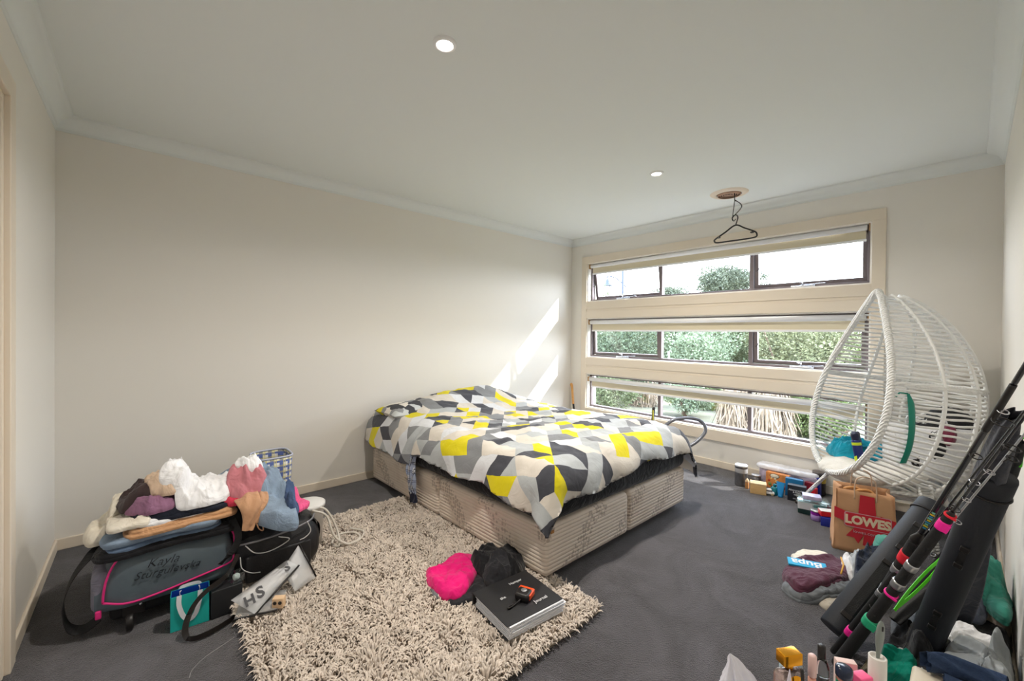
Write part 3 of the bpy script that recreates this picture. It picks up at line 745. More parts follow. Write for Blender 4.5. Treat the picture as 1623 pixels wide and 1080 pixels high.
def make_duvet():
    a = .114; n = 6; h = a/n; rt = math.sqrt(3)/2; ang = .28
    s0, s1, t0, t1 = -.42, BW+.33, -.02, BL_+.27
    rng = random.Random(12); col = {}
    NI = 30
    for I in range(-NI, NI+1):
        for J in range(-NI, NI+1):
            if (I-J) % 3: continue
            six = [('u', I, J), ('d', I-1, J), ('u', I-1, J), ('d', I-1, J-1), ('u', I, J-1), ('d', I, J-1)]
            k = rng.randrange(6); six = six[k:]+six[:k]
            part = rng.choice([[3, 3], [2, 2, 2], [2, 2, 2], [3, 2, 1], [2, 2, 1, 1]])
            last = -1; q = 0
            for p in part:
                c = last
                while c == last: c = rng.choices(range(6), [24, 18, 16, 19, 10, 13])[0]
                last = c
                for _ in range(p): col[six[q]] = c; q += 1
    idx = {}; S = []; T = []; F = []; MI = []
    ca, sa = math.cos(ang), math.sin(ang)
    def vid(i, j):
        k = (i, j)
        if k not in idx:
            x = (i+j/2)*h; y = j*rt*h*1.12
            idx[k] = len(S); S.append(x*ca-y*sa+.7); T.append(x*sa+y*ca+.9)
        return idx[k]
    NN = 25*n
    for i in range(-NN, NN):
        for j in range(-NN, NN):
            x = (i+j/2)*h; y = j*rt*h*1.12; s = x*ca-y*sa+.7; t = x*sa+y*ca+.9
            if not (s0-.03 < s < s1+.03 and t0-.03 < t < t1+.03): continue
            hl = float(hem_left(np.float64(t))); hf = float(hem_foot(np.float64(s)))
            if s < -hl-.02 or t > BL_+hf+.02 or s > BW+.31: continue
            I, J, li, lj = i//n, j//n, i % n, j % n
            F.append((vid(i, j), vid(i+1, j), vid(i, j+1))); MI.append(col.get(('u', I, J) if li+lj <= n-1 else ('d', I, J), 0))
            F.append((vid(i+1, j), vid(i+1, j+1), vid(i, j+1))); MI.append(col.get(('u', I, J) if li+lj <= n-2 else ('d', I, J), 0))
    S = np.array(S); T = np.array(T)
    S = np.maximum(S, -hem_left(T)); S = np.minimum(S, BW+hem_right(T)); T = np.minimum(T, BL_+hem_foot(S)); T = np.maximum(T, t0)
    U, Vv, z = duvet_xyz(S, T); X, Y = bed(U, Vv)
    mb = MB(); mb.add(np.stack([X, Y, z], 1), F, 0, True); mb.m = MI
    o = build('duvet', mb, M_duv, thick=.014)
    tag(o, 'duvet with geometric yellow, charcoal, grey and cream shapes spread over the bed', 'duvet')
    return o
make_duvet()
def pillow(name, label, c, w, l, h, m, rot=0, tilt=0, cat='pillow', group=None, M=None, parent=None):
    Mx = M if M is not None else Matrix.Translation(c) @ Matrix.Rotation(rot, 4, 'Z') @ Matrix.Rotation(tilt, 4, 'Y')
    n = 24; u = np.linspace(-1, 1, n); A, B = np.meshgrid(u, u, indexing='ij')
    e = np.clip((1-A**2)*(1-B**2), 0, 1)**.42
    px_ = A*(w/2)*(1-.06*(1-B**2)*0-.05*B**2*0)*(1-.07*(1-np.abs(B))*np.abs(A)); py_ = B*(l/2)*(1-.07*(1-np.abs(A))*np.abs(B))
    wv = .012*(ridges(A*2.5+3, B*2.5, 8)-.4)*e
    mb = MB(); mb.sheet(np.stack([px_, py_, e*h/2+wv], -1), M=Mx); mb.sheet(np.stack([px_, py_, -e*h/2], -1)[::-1], M=Mx)
    o = build(name, mb, m, parent)
    if parent is None: tag(o, label, cat, group)
    return o
# pillow poking out at the head end
M_pilw = mat('pillow_print', rgb(196, 196, 196), .9, bump=.1)
def pillow_print():
    m = bpy.data.materials.new('pillow_shapes'); m.use_nodes = True; nt = m.node_tree; b = nt.nodes['Principled BSDF']; N = nt.nodes.new
    tc = N('ShaderNodeTexCoord'); v = N('ShaderNodeTexVoronoi'); v.inputs['Scale'].default_value = 11; v.distance = 'MANHATTAN'
    nt.links.new(tc.outputs['Object'], v.inputs['Vector']); sp = N('ShaderNodeSeparateColor'); nt.links.new(v.outputs['Color'], sp.inputs[0])
    cr = N('ShaderNodeValToRGB'); cr.color_ramp.interpolation = 'CONSTANT'
    for i, (p, c) in enumerate([(0, (222, 216, 206)), (.35, (140, 142, 144)), (.55, (60, 61, 66)), (.74, (214, 200, 20)), (.85, (190, 194, 194))]):
        e = cr.color_ramp.elements[i] if i < 2 else cr.color_ramp.elements.new(p); e.position = p; e.color = (*rgb(*c), 1)
    nt.links.new(sp.outputs[0], cr.inputs[0]); nt.links.new(cr.outputs[0], b.inputs['Base Color']); b.inputs['Roughness'].default_value = .9
    return m
M_pp = pillow_print()
pillow('pillow', 'pillow in a matching geometric case poking out at the head end against the wall', (*bed(.30, .22), .632), .62, .36, .15, M_pp, rot=.05, tilt=.0)
pillow('pillow', 'cream pillow at the head end of the bed nearest the windows', (*bed(1.08, .20), .632), .66, .36, .15, M_duv[0], rot=-.04)
# checked sleepwear hanging out from under the duvet
def plaid(name, base, dark, mid, sc=1.0):
    m = bpy.data.materials.new(name); m.use_nodes = True; nt = m.node_tree; b = nt.nodes['Principled BSDF']; N = nt.nodes.new; L = nt.links.new
    tc = N('ShaderNodeTexCoord'); sp = N('ShaderNodeSeparateXYZ'); L(tc.outputs['Object'], sp.inputs[0]); out = None
    def mth(op, a, b_):
        n = N('ShaderNodeMath'); n.operation = op
        for i, q in enumerate((a, b_)):
            if isinstance(q, (int, float)): n.inputs[i].default_value = q
            else: L(q, n.inputs[i])
        return n.outputs[0]
    along = mth('ADD', sp.outputs['Y'], mth('MULTIPLY', sp.outputs['X'], .6))
    def line(src, per, w, off=0): return mth('LESS_THAN', mth('MODULO', mth('ADD', src, 5+off), per), w)
    a = mth('MAXIMUM', line(along, .05*sc, .004*sc), line(sp.outputs['Z'], .06*sc, .004*sc)); a = mth('MAXIMUM', a, line(sp.outputs['Z'], .06*sc, .003*sc, .01*sc)); a = mth('MAXIMUM', a, line(along, .05*sc, .003*sc, .009*sc))
    w = mth('MAXIMUM', line(along, .05*sc, .02*sc, .03*sc), line(sp.outputs['Z'], .06*sc, .02*sc, .03*sc))
    m1 = N('ShaderNodeMix'); m1.data_type = 'RGBA'; L(w, m1.inputs[0]); m1.inputs[6].default_value = (*base, 1); m1.inputs[7].default_value = (*mid, 1)
    m2 = N('ShaderNodeMix'); m2.data_type = 'RGBA'; L(a, m2.inputs[0]); L(m1.outputs[2], m2.inputs[6]); m2.inputs[7].default_value = (*dark, 1)
    L(m2.outputs[2], b.inputs['Base Color']); b.inputs['Roughness'].default_value = .9
    return m
M_plaid = plaid('navy_white_check', rgb(206, 208, 214), rgb(30, 34, 56), rgb(150, 160, 184))
M_navy = cloth_mat('navy_cotton', rgb(30, 34, 56))
pj = thing('pyjama_trousers', (1.86, -.92, .06), 'navy and white checked sleepwear with navy cuff hanging from under the duvet', 'clothing')
def strip(name, P, w, m, parent, out=(-1, 0, 0), th=.014, n=12):
    """soft flattened tube following P with widths w"""
    P = smoothpath(P, 5); ww = np.interp(np.linspace(0, 1, len(P)), np.linspace(0, 1, len(w)), w); mb = MB(); rows = []
    o = np.array(out, float)
    for i, p in enumerate(P):
        T = P[min(i+1, len(P)-1)]-P[max(i-1, 0)]; T /= np.linalg.norm(T); sd = np.cross(o, T); sd /= np.linalg.norm(sd); no = np.cross(T, sd); row = []
        for k in range(n*2):
            t = 2*PI*k/(n*2); q = math.cos(t); row.append(p+sd*q*ww[i]/2+no*math.sin(t)*th*(1+.5*math.sin(q*5+i*.5)))
        rows.append(row+[row[0]])
    mb.sheet(rows); return build(name, mb, m, parent)
strip('leg_fabric', [(1.865, -.845, .40), (1.845, -.85, .30), (1.842, -.87, .22), (1.845, -.875, .14)], [.08, .115, .115, .095], M_plaid, pj)
strip('leg_fabric', [(1.862, -.80, .36), (1.848, -.80, .30), (1.85, -.815, .255)], [.04, .05, .03], M_plaid, pj)
strip('cuff', [(1.845, -.875, .145), (1.847, -.88, .11), (1.85, -.885, .075)], [.095, .10, .085], M_navy, pj, th=.016)

# ================================================================== shaggy rug
def make_rug():
    x0, x1, y0, y1 = .715, 1.985, -2.42, -.66
    t = thing('shaggy_rug', ((x0+x1)/2, (y0+y1)/2, 0), 'beige grey long pile shaggy rug on the charcoal carpet beside the bed', 'rug')
    m = mat('rug_pile', rgb(206, 194, 182), .95, var=.22, vscale=34, spec=.1, sheen=.2)
    build('rug_backing', MB().box(x0, x1, y0, y1, .001, .010), mat('rug_backing_canvas', rgb(150, 138, 124), .95), t)
    rng = np.random.RandomState(5); n = 46000
    X = rng.uniform(x0, x1, n); Y = rng.uniform(y0, y1, n)
    a = 2*PI*(noise2(X*7, Y*7, 3)*1.3+noise2(X*24, Y*24, 4)*.7)+rng.normal(size=n)*.55
    ed = np.minimum(np.minimum(X-x0, x1-X), np.minimum(Y-y0, y1-Y)); out = np.arctan2(Y-(y0+y1)/2, X-(x0+x1)/2)
    # near an edge strands splay outwards
    sel = ed < .03; nrm = np.where(X-x0 < .03, PI, np.where(x1-X < .03, 0, np.where(Y-y0 < .03, -PI/2, PI/2))); a = np.where(sel, nrm+rng.normal(size=n)*.7, a)
    L = rng.uniform(.028, .058, n); lean = rng.uniform(.35, .95, n); hh = rng.uniform(.018, .040, n)
    w = rng.uniform(.0022, .0042, n)
    dx, dy = np.cos(a), np.sin(a); tw = rng.uniform(-1, 1, n)
    rows = []
    for k, (f, g, wf) in enumerate(((0, 0, .8), (.35, .75, 1.1), (.75, 1.0, 1.1), (1.0, .80, .35))):
        cx_ = X+dx*L*lean*f; cy_ = Y+dy*L*lean*f; cz = .006+hh*g
        ca = a+PI/2+tw*k*.5; r_ = w*wf
        rows += [np.stack([cx_-np.cos(ca)*r_, cy_-np.sin(ca)*r_, cz-.3*tw*r_], 1), np.stack([cx_, cy_, cz+r_*.9], 1), np.stack([cx_+np.cos(ca)*r_, cy_+np.sin(ca)*r_, cz+.3*tw*r_], 1)]
    V = np.stack(rows, 1).reshape(-1, 3); b = np.arange(n)*12
    Fq = []
    for k in range(3):
        o = b+3*k; Fq += [np.stack([o, o+1, o+4, o+3], 1), np.stack([o+1, o+2, o+5, o+4], 1)]
    Fq = np.concatenate(Fq)
    me = bpy.data.meshes.new('pile'); me.vertices.add(len(V)); org = ORG[t.name]
    me.vertices.foreach_set('co', (V-org).ravel()); me.loops.add(Fq.size); me.loops.foreach_set('vertex_index', Fq.ravel().astype(np.int32))
    me.polygons.add(len(Fq)); me.polygons.foreach_set('loop_start', np.arange(len(Fq), dtype=np.int32)*4)
    me.polygons.foreach_set('use_smooth', np.ones(len(Fq), bool)); me.update(calc_edges=True); me.materials.append(m)
    o = bpy.data.objects.new('pile', me); COL.objects.link(o); o.parent = t; o['kind'] = 'stuff'; ORG[o.name] = org
make_rug()

# ------------------------------------------------------------------ on the rug by the bed corner
M_pink = cloth_mat('hot_pink_jersey', rgb(226, 26, 118)); M_blkc = cloth_mat('black_cotton', rgb(26, 26, 29), var=.2); M_blk2 = cloth_mat('faded_black_cotton', rgb(44, 44, 48), var=.2)
M_gry = cloth_mat('grey_marl', rgb(120, 122, 126)); M_wht = cloth_mat('white_cotton', rgb(232, 230, 228))
hp_ = Heap(1.3, 2.2, -2.5, -1.4, .03)
hp_.cloth('faded_black_garment', 'faded black garment lying flattest under the pink top beside the binder', 'clothing', px([(705, 925), (725, 890), (775, 885), (812, 900), (812, 925), (775, 935), (742, 952), (712, 955)], .05), M_blk2, th=.018, wr=.02, seed=1)
hp_.cloth('grey_sock', 'small grey cloth corner peeking out below the pink top', 'clothing', px([(682, 920), (700, 918), (704, 935), (694, 947), (684, 940)], .04), M_gry, th=.012, seed=2)
hp_.cloth('pink_garment', 'hot pink crumpled top lying on the shaggy rug', 'clothing', px([(676, 893), (700, 882), (722, 868), (747, 868), (757, 885), (750, 915), (728, 938), (700, 934), (680, 915)], .085), M_pink, th=.02, wr=.035, wl=9, seed=3, dome=.0, drape=.05)
hp_.cloth('black_bundle', 'black crumpled garment bundle leaning against the bed base corner', 'clothing', px([(748, 875), (768, 852), (790, 860), (818, 848), (832, 862), (828, 890), (806, 905), (776, 905), (758, 893)], .12), M_blkc, th=.03, wr=.05, wl=9, seed=4, dome=.04)
hp_.cloth('dark_sports_shorts', 'dark grey sports shorts with small white logo on top of the black bundle', 'clothing', px([(768, 880), (790, 868), (806, 874), (808, 888), (785, 895), (770, 892)], .17), M_blk2, th=.02, wr=.02, seed=6)
p = onz(802, 883, .20)
lettering('-', .05, mat('white_ink', rgb(235, 235, 235), .6), Matrix.Translation((p[0], p[1], float(hp_.sample(p[0], p[1]))+.012)) @ Matrix.Rotation(.2, 4, 'Z') @ Matrix.Rotation(.3, 4, 'X'), name='white_tick') if 0 else None
# lever-arch binder, papers in it, tape measure on it
M_binder = mat('black_matt_board', rgb(34, 34, 37), .45, bump=.08, bscale=200); M_paper = mat('paper', rgb(232, 234, 240), .7)
p1, p2, p3, p4 = [np.array(q) for q in ((1.500, -2.075), (1.800, -2.062), (1.858, -2.318), (1.520, -2.320))]
bc = (p1+p2+p3+p4)/4; bz = .036
Mb = Matrix.Translation((1.672, -2.192, bz)) @ Matrix.Rotation(R(-5), 4, 'Z')
bi = thing('ring_binder', (1.672, -2.192, bz), 'black ring binder full of white papers lying on the shaggy rug', 'binder')
build('back_cover', MB().rbox(-.16, .16, -.135, .135, 0, .004, .002, M=Mb), M_binder, bi)
build('front_cover', MB().rbox(-.16, .155, -.135, .135, .060, .064, .002, M=Mb @ Matrix.Translation((0, .13, .06)) @ Matrix.Rotation(R(.4), 4, 'X') @ Matrix.Translation((0, -.13, -.06))), M_binder, bi)
build('spine', MB().rbox(-.16, .16, .132, .140, 0, .0635, .002, M=Mb), M_binder, bi)
mp = MB(); rng = random.Random(3)
for k in range(16):
    z = .006+k*.0033; o = rng.uniform(-.003, .009) + (.010 if k in (7, 8, 12) else 0); q = rng.uniform(-.006, .004)
    mp.box(-.152+o, .150+o, -.140+q, .118+q, z, z+.0024, M=Mb @ Matrix.Rotation(R(rng.uniform(-1, 1)), 4, 'Z'))
build('papers', mp, M_paper, bi)
M_ink = mat('white_print', rgb(225, 225, 228), .6)
def onbook(x, y): return Mb @ Matrix.Translation((x, y, .0665))
lettering('Journal', .026, M_ink, onbook(.065, -.085), bi, name='title_lettering')
lettering('Hamper', .022, M_ink, onbook(.05, .085), bi, name='title_lettering'); lettering('the', .022, M_ink, onbook(-.07, .02), bi, name='title_lettering')
Mt_ = Mb @ Matrix.Translation((.012, -.03, .065)) @ Matrix.Rotation(R(28), 4, 'Z')
tp = thing('tape_measure', Mt_ @ Vector((0, 0, 0)), 'black and orange tape measure with wrist cord lying on the binder', 'tape measure')
build('case_shell', MB().rbox(-.037, .026, -.034, .034, 0, .034, .012, M=Mt_, seg=4), M_blk, tp)
build('orange_grip', MB().rbox(.012, .040, -.036, .036, .003, .030, .007, M=Mt_, seg=3).rbox(-.02, .04, -.038, -.028, .004, .028, .004, M=Mt_), mat('orange_plastic', rgb(240, 84, 30), .35), tp)
build('blade_tip', MB().box(.036, .046, -.006, .012, .006, .012, M=Mt_).box(.044, .046, -.006, .012, 0, .012, M=Mt_), M_blk, tp)
build('wrist_cord', MB().tube(smoothpath([Mt_ @ Vector(v) for v in ((-.036, .0, .012), (-.06, .012, .004), (-.09, .022, .003), (-.104, .03, .004), (-.096, .034, .004), (-.07, .022, .004))], 5), .0035, 6), M_blk, tp)
build('disc_label', MB().cyl(.014, .034, .0352, (0, 0, 0), 20, M=Mt_), mat('silver_label', rgb(150, 150, 152), .4, metal=.6), tp)

# things just beyond the bed
M_wood = mat('honey_wood', rgb(206, 150, 84), .45, bump=.05, var=.1, vscale=30)
wh = thing('leaning_tool', (4.56, -.10, 0), 'wooden tool handle leaning in the corner behind the bed', 'tool handle')
build('wooden_shaft', MB().tube(smoothpath([(4.545, -.125, .40), (4.552, -.105, .52), (4.556, -.09, .62), (4.556, -.075, .665)], 5), [.015]*10+[.016, .018, .019, .019, .017, .010], 12), M_wood, wh)
build('dark_socket', MB().tube([(4.50, -.22, 0), (4.545, -.126, .405)], .013, 12), M_dark, wh)
Bt = [seen(a, b, d) for a, b, d in ((1040, 745, 3.78), (1046, 690, 3.80), (1062, 669, 3.80), (1080, 663.5, 3.80), (1096, 663.5, 3.80), (1109, 667, 3.78), (1117, 675, 3.76), (1118, 684, 3.75), (1112, 693, 3.74), (1102, 702, 3.73), (1086, 712, 3.73), (1074, 726, 3.73), (1070, 745, 3.73))]
fl_ = lambda p: np.array([p[0], p[1], .018])
ex = thing('curved_tube_frame', (*((Bt[0]+Bt[-1])/2)[:2], 0), 'bent grey metal tube frame standing between the bed and the windows', 'exercise frame')
build('curved_tube', MB().tube(smoothpath([fl_(Bt[0])]+Bt+[fl_(Bt[-1])], 6), .015, 12), mat('grey_tube_paint', rgb(118, 120, 128), .3, metal=.5), ex)
build('foot_bar', MB().tube([fl_(Bt[0]), fl_(Bt[-1])], .016, 10), M_blk, ex)
sb = thing('black_stick', (4.28, -1.42, 0), 'black stick with a yellow edge standing upright behind the bed', 'stick')
pz = onx(1036, 647, 4.28)
build('stick_shaft', MB().tube([(pz[0]+.03, pz[1]+.05, 0), (pz[0], pz[1], .56), (pz[0]-.006, pz[1]-.01, pz[2])], [.016, .015, .012], 10), M_blk, sb)
build('yellow_edge', MB().box(pz[0]-.022, pz[0]-.016, pz[1]-.008, pz[1]-.002, pz[2]-.12, pz[2]-.02), mat('yellow_trim', rgb(214, 200, 20), .5), sb)
# ================================================================== egg chair
M_rat = mat('white_rattan', rgb(240, 240, 238), .5, bump=.15, bscale=90)
M_wrap = bpy.data.materials.new('white_wrapped_rattan')
def wrapmat():
    m = M_wrap; m.use_nodes = True; nt = m.node_tree; b = nt.nodes['Principled BSDF']; N = nt.nodes.new
    b.inputs['Base Color'].default_value = (*rgb(240, 240, 238), 1); b.inputs['Roughness'].default_value = .5
    tc = N('ShaderNodeTexCoord'); w = N('ShaderNodeTexWave'); w.wave_type = 'BANDS'; w.bands_direction = 'DIAGONAL'; w.inputs['Scale'].default_value = 28; w.inputs['Distortion'].default_value = 2; w.inputs['Detail Scale'].default_value = 3
    nt.links.new(tc.outputs['Object'], w.inputs['Vector']); bp = N('ShaderNodeBump'); bp.inputs['Strength'].default_value = .8; bp.inputs['Distance'].default_value = .006
    nt.links.new(w.outputs['Fac'], bp.inputs['Height']); nt.links.new(bp.outputs[0], b.inputs['Normal'])
wrapmat()
EP = np.array([4.008, -3.024, .995]); EAZ, ELN, EA, EB, EK, EM = -2.531, .218, .39, .633, .452, -.227
ew = np.array([math.cos(EAZ), math.sin(EAZ), 0]); eb = np.array([ew[1], -ew[0], 0]); eb = eb if eb[0] > 0 else -eb
eu = np.array([eb[0]*math.sin(ELN), eb[1]*math.sin(ELN), math.cos(ELN)]); en = eb*.995+np.array([0, 0, -.10])
def rim_xy(t): return EA*np.sin(t)*(1+EK*np.cos(t)+EM*np.cos(t)**2), -EB*np.cos(t)
_t = np.linspace(0, PI, 300); _x, _y = rim_xy(_t)
EYC = -.12; ED = .685
def shell(Y, ph, out=0):
    """Y: height in the rim plane, ph: 0..pi from the one rim side round the back to the other"""
    X = np.interp(Y, _y, _x); b = EB-EYC if Y > EYC else EB+EYC
    f = max(0, 1-abs((Y-EYC)/b)**(1.75 if Y > EYC else 3.6))**.5
    Dl = ED*f
    Xl = X*math.cos(ph)*(1+.10*math.sin(ph))
    dd = Dl*math.sin(ph)**.95*(1+out)
    return EP+eu*Y+ew*Xl*(1+out)+en*dd+np.array([0, 0, -.42*dd*max(0, min(1, (EYC-Y)/.5))])
ch = thing('egg_chair', (4.17, -3.22, 0), 'white rattan egg chair on splayed legs in front of the windows', 'chair')
rimp = np.array([EP+ew*x+eu*y for x, y in zip(*rim_xy(np.linspace(0, 2*PI, 90, endpoint=False)))])
mb = MB(); L = len(rimp); NT = 720
pp = smoothpath(rimp, 8, True); mb.tube(pp, [.0205+.0012*math.sin(i*1.3) for i in range(len(pp))], 12, closed=True, cap=False)
build('rim', mb, M_wrap, ch)
# woven rods of the shell
mr_ = MB(); rng = random.Random(4); ys = []
y = -EB+.03
while y < EB-.03:
    ys.append(y); y += .0262 if y < .05 else .0285
for Y in ys:
    wv = rng.uniform(-.002, .002)
    P = [shell(Y, ph)+np.array([0, 0, wv+.0035*math.sin(ph*14+Y*60)]) for ph in np.linspace(.0, PI, 40)]
    mr_.tube(P, .0072, 6)
build('rattan_weave', mr_, M_rat, ch)
for k, ph in enumerate([.40, .80, 1.2, PI/2, PI-1.2, PI-.8, PI-.40]):
    P = [shell(Y, ph, .012) for Y in np.linspace(-EB+.02, EB-.02, 46)]
    build('rib', MB().tube(P, .0105, 8), M_rat, ch)
YB = .04
for dy in (0,):
    P = [shell(YB, ph, .01) for ph in np.linspace(0, PI, 50)]
    build('waist_band', MB().tube(P, .0155, 10), M_wrap, ch)
# base ring and four legs woven with a ladder of cane
rc = np.array([4.15, -3.20, .335]); ring = [rc+np.array([math.cos(a)*.26, math.sin(a)*.26, 0]) for a in np.linspace(0, 2*PI, 28, endpoint=False)]
build('base_ring', MB().tube(ring, .014, 8, closed=True, cap=False), M_wrap, ch)
for k, (fx, fy) in enumerate([(4.205, -2.675), (3.90, -3.44), (4.56, -3.13), (4.40, -3.60)]):
    f = np.array([fx, fy, .012]); d = np.array([fx, fy])-rc[:2]; d /= np.linalg.norm(d); sd = np.array([-d[1], d[0], 0])
    tp_ = np.array([rc[0]+d[0]*.26, rc[1]+d[1]*.26, .40]); ml = MB()
    ml.tube([tp_+sd*.036, f+sd*.006], .0115, 10); ml.tube([tp_-sd*.036, f-sd*.006], .0115, 10)
    for q in np.linspace(.04, .95, 26):
        c_ = tp_*(1-q)+f*q; h_ = .036*(1-q)+.006*q+.012; ml.tube([c_+sd*h_, c_-sd*h_], .0072, 6)
    lg = build('leg', ml, M_wrap, ch)
    build('rubber_foot', MB().cyl(.02, 0, .018, (fx, fy, 0), 16), M_dark, lg)
# cushion
def blob(name, c, hx, hy, hz, m, parent=None, M=None, p=2.6, seed=0, wr=.01, n=40, tuft=0):
    """soft superellipsoid"""
    A = np.linspace(0, 2*PI, n+1); B = np.linspace(-PI/2, PI/2, n//2+1); rows = []
    sg = lambda v, e: np.sign(v)*np.abs(v)**e
    e = 2/p
    for b_ in B:
        row = []
        for a_ in A:
            x, y, z = sg(math.cos(b_), e)*sg(math.cos(a_), e), sg(math.cos(b_), e)*sg(math.sin(a_), e), sg(math.sin(b_), 1)
            w_ = wr*(2*float(fbm((x+2)*2.2+z, (y+2)*2.2+z, seed, 3))+float(ridges((x+2)*1.8, (y+2)*1.8+z, seed))*.8)
            q = np.array([x*hx, y*hy, z*hz]); nn = q/(np.linalg.norm(q)+1e-9); q = q+nn*w_
            if tuft and z > 0: q[2] -= tuft*math.exp(-(x*x+y*y)/.03)
            row.append(q)
        row[-1] = row[0]; rows.append(row)
    mb = MB(); mb.sheet(rows, M=M if M is not None else Matrix.Translation(c)); return build(name, mb, m, parent)
M_cush = cloth_mat('cream_cushion_cloth', rgb(226, 222, 214), bump=.2)
cc = EP+eu*(-.525)+en*.215; cc = cc+np.array([0, 0, -.055]); Mc_ = frame(cc, ew, z=np.array([0, 0, 1])*.985+(-eb)*.10)
o = blob('seat_cushion', None, .25, .25, .068, M_cush, M=Mc_, seed=3, wr=.026, tuft=.035); tag(o, 'cream seat cushion in the bottom of the egg chair', 'cushion')
def chp(x, d, z): q = EP+ew*x+en*d; return (q[0], q[1], z)
hc = Heap(3.5, 4.6, -3.6, -2.5, .455, .01)
M_teal = cloth_mat('teal_towelling', rgb(24, 142, 168), var=.3)
hc.cloth('teal_towel', 'bright teal blue cloth bunched up on the egg chair cushion', 'towel', [chp(-.30, .03, 0)[:2], chp(-.24, -.04, 0)[:2], chp(-.08, -.03, 0)[:2], chp(.02, .10, 0)[:2], chp(-.02, .24, 0)[:2], chp(-.16, .28, 0)[:2], chp(-.28, .18, 0)[:2]], M_teal, th=.04, wr=.06, wl=17, seed=5, dome=.05, drape=.06)
M_can = mat('deep_blue_can', rgb(36, 46, 108), .3, metal=.3); M_canlid = mat('dark_blue_cap', rgb(22, 26, 54), .3); M_lime = mat('lime_band', rgb(196, 214, 34), .4)
for k, (x, d, lean, lb) in enumerate([(-.005, .055, .10, 'dark blue aerosol can standing behind its lime banded twin in the egg chair'), (.05, .03, .20, 'dark blue aerosol can with lime band in front on the egg chair cushion')]):
    b0 = np.array(chp(x, d, .450)); t = thing('aerosol_can', b0, lb, 'spray can', 'two aerosol cans in the egg chair')
    Mz = Matrix.Translation(b0) @ Matrix.Rotation(EAZ, 4, 'Z') @ Matrix.Rotation(-lean*.7, 4, 'Y') @ Matrix.Rotation(.12, 4, 'X')
    build('can_body', MB().lathe([(.024, 0), (.0265, .004), (.0265, .15), (.022, .163)], n=24, M=Mz), M_can, t)
    build('cap', MB().lathe([(.0235, .160), (.0235, .198), (.019, .205), (.001, .206)], n=24, M=Mz), M_canlid, t)
    if k:
        build('lime_band', MB().lathe([(.0267, .125), (.0268, .127), (.0268, .142), (.0267, .144)], n=24, M=Mz, cap=False), M_lime, t)
        build('lime_patch', MB().sheet([[(.0269*math.cos(a), .0269*math.sin(a), z_+.012*(a+1.6)) for a in np.linspace(-2.4, -.9, 9)] for z_ in (.02, .05)], M=Mz), M_lime, t)
b0 = chp(-.09, .05, .49)
tag(build('brown_wallet', MB().rbox(-.05, .05, -.022, .022, 0, .016, .006, M=Matrix.Translation(chp(-.06, -.0, .446)) @ Matrix.Rotation(EAZ+.1, 4, 'Z')), mat('copper_brown', rgb(120, 74, 56), .35)), 'small shiny brown case lying in front of the teal cloth', 'case')
# curved teal plastic strip hooked on the shell
P = [shell(Y, ph)+np.array([-.03, -.012, 0]) for Y, ph in ()]
def shell_at(a_, b_):
    best = None
    for Y in np.linspace(-.5, .3, 60):
        for ph in np.linspace(.03, 1.5, 60):
            q = shell(Y, ph, .03); d = q-CPOS; u = 811.5+CF*(d@CAX[0])/(d@CAX[2]); v = 535.03-CF*(d@CAX[1])/(d@CAX[2]); e = (u-a_)**2+(v-b_)**2
            if best is None or e < best[0]: best = (e, q)
    return best[1]
Pt = [shell_at(*q) for q in ((1439, 626), (1446, 640), (1448, 662), (1446, 690), (1440, 712), (1431, 733))]
P = smoothpath(Pt, 6); mb = MB(); side = CAX[0]*1.0; nn = CAX[2]; rows = []
for i, p in enumerate(P):
    w_ = .008+.012*min(1, i/6)*1
    rows.append([p-side*w_, p-side*w_*.5-nn*.006, p+side*w_*.5-nn*.006, p+side*w_, p+side*w_*.5+nn*.004, p-side*w_*.5+nn*.004, p-side*w_])
mb.sheet(rows); mb.tube([Pt[0], shell_at(1435, 625)+CAX[2]*.03, shell_at(1433, 631)+CAX[2]*.05], .005, 6)
tag(build('teal_strap', mb, mat('teal_plastic', rgb(0, 128, 108), .35)), 'curved teal strip hanging on the outside of the egg chair weave', 'strap')
# bags inside and behind the shell
M_tote = cloth_mat('white_tote_canvas', rgb(232, 232, 234), bump=.1, var=.04)
tc_ = np.array(chp(.10, .36, .40)); Mt_ = frame(tc_, (0.45, -.89, 0), z=(0.05, 0, 1))
tt = thing('tote_bag', tc_, 'white tote bag with two thin handles and small black lettering inside the egg chair', 'bag')
mb = MB(); rows = []
for z in np.linspace(0, .34, 9):
    row = []
    for k in range(33):
        a = 2*PI*k/32; sg = lambda v: math.copysign(abs(v)**.5, v)
        q = .012*float(ridges(math.cos(a)*2+3, z*9, 7)); row.append(((.19+.08*z-.3*max(0, .04-z)+q)*sg(math.cos(a)), (.075-.05*z+q-.5*max(0, .04-z))*sg(math.sin(a)), z))
    rows.append(row)
mb.sheet(rows, M=Mt_); mb.add([Mt_ @ Vector(p) for p in rows[0][:-1]], [tuple(range(32))])
build('bag_body', mb, M_tote, tt, thick=.002)
for yy in (-.05, .05):
    build('handle', MB().tube(smoothpath([Mt_ @ Vector(p) for p in ((-.08, yy, .30), (-.075, yy, .38), (-.03, yy, .42), (.03, yy, .42), (.075, yy, .38), (.08, yy, .30))], 6), .0045, 8), M_tote, tt)
lettering('d.', .085, M_blk, Mt_ @ Matrix.Translation((-.075, -.085, .115)) @ Matrix.Rotation(PI/2, 4, 'X') , tt, name='bag_lettering', bold=.003)
o = blob('striped_scarf', None, .11, .07, .05, plaid('black_white_stripe', rgb(230, 230, 230), rgb(22, 22, 24), rgb(30, 30, 32), .8), M=Matrix.Translation(chp(.04, .40, .70)), seed=8, wr=.03); tag(o, 'black and white striped cloth stuffed in beside the white tote bag', 'scarf')
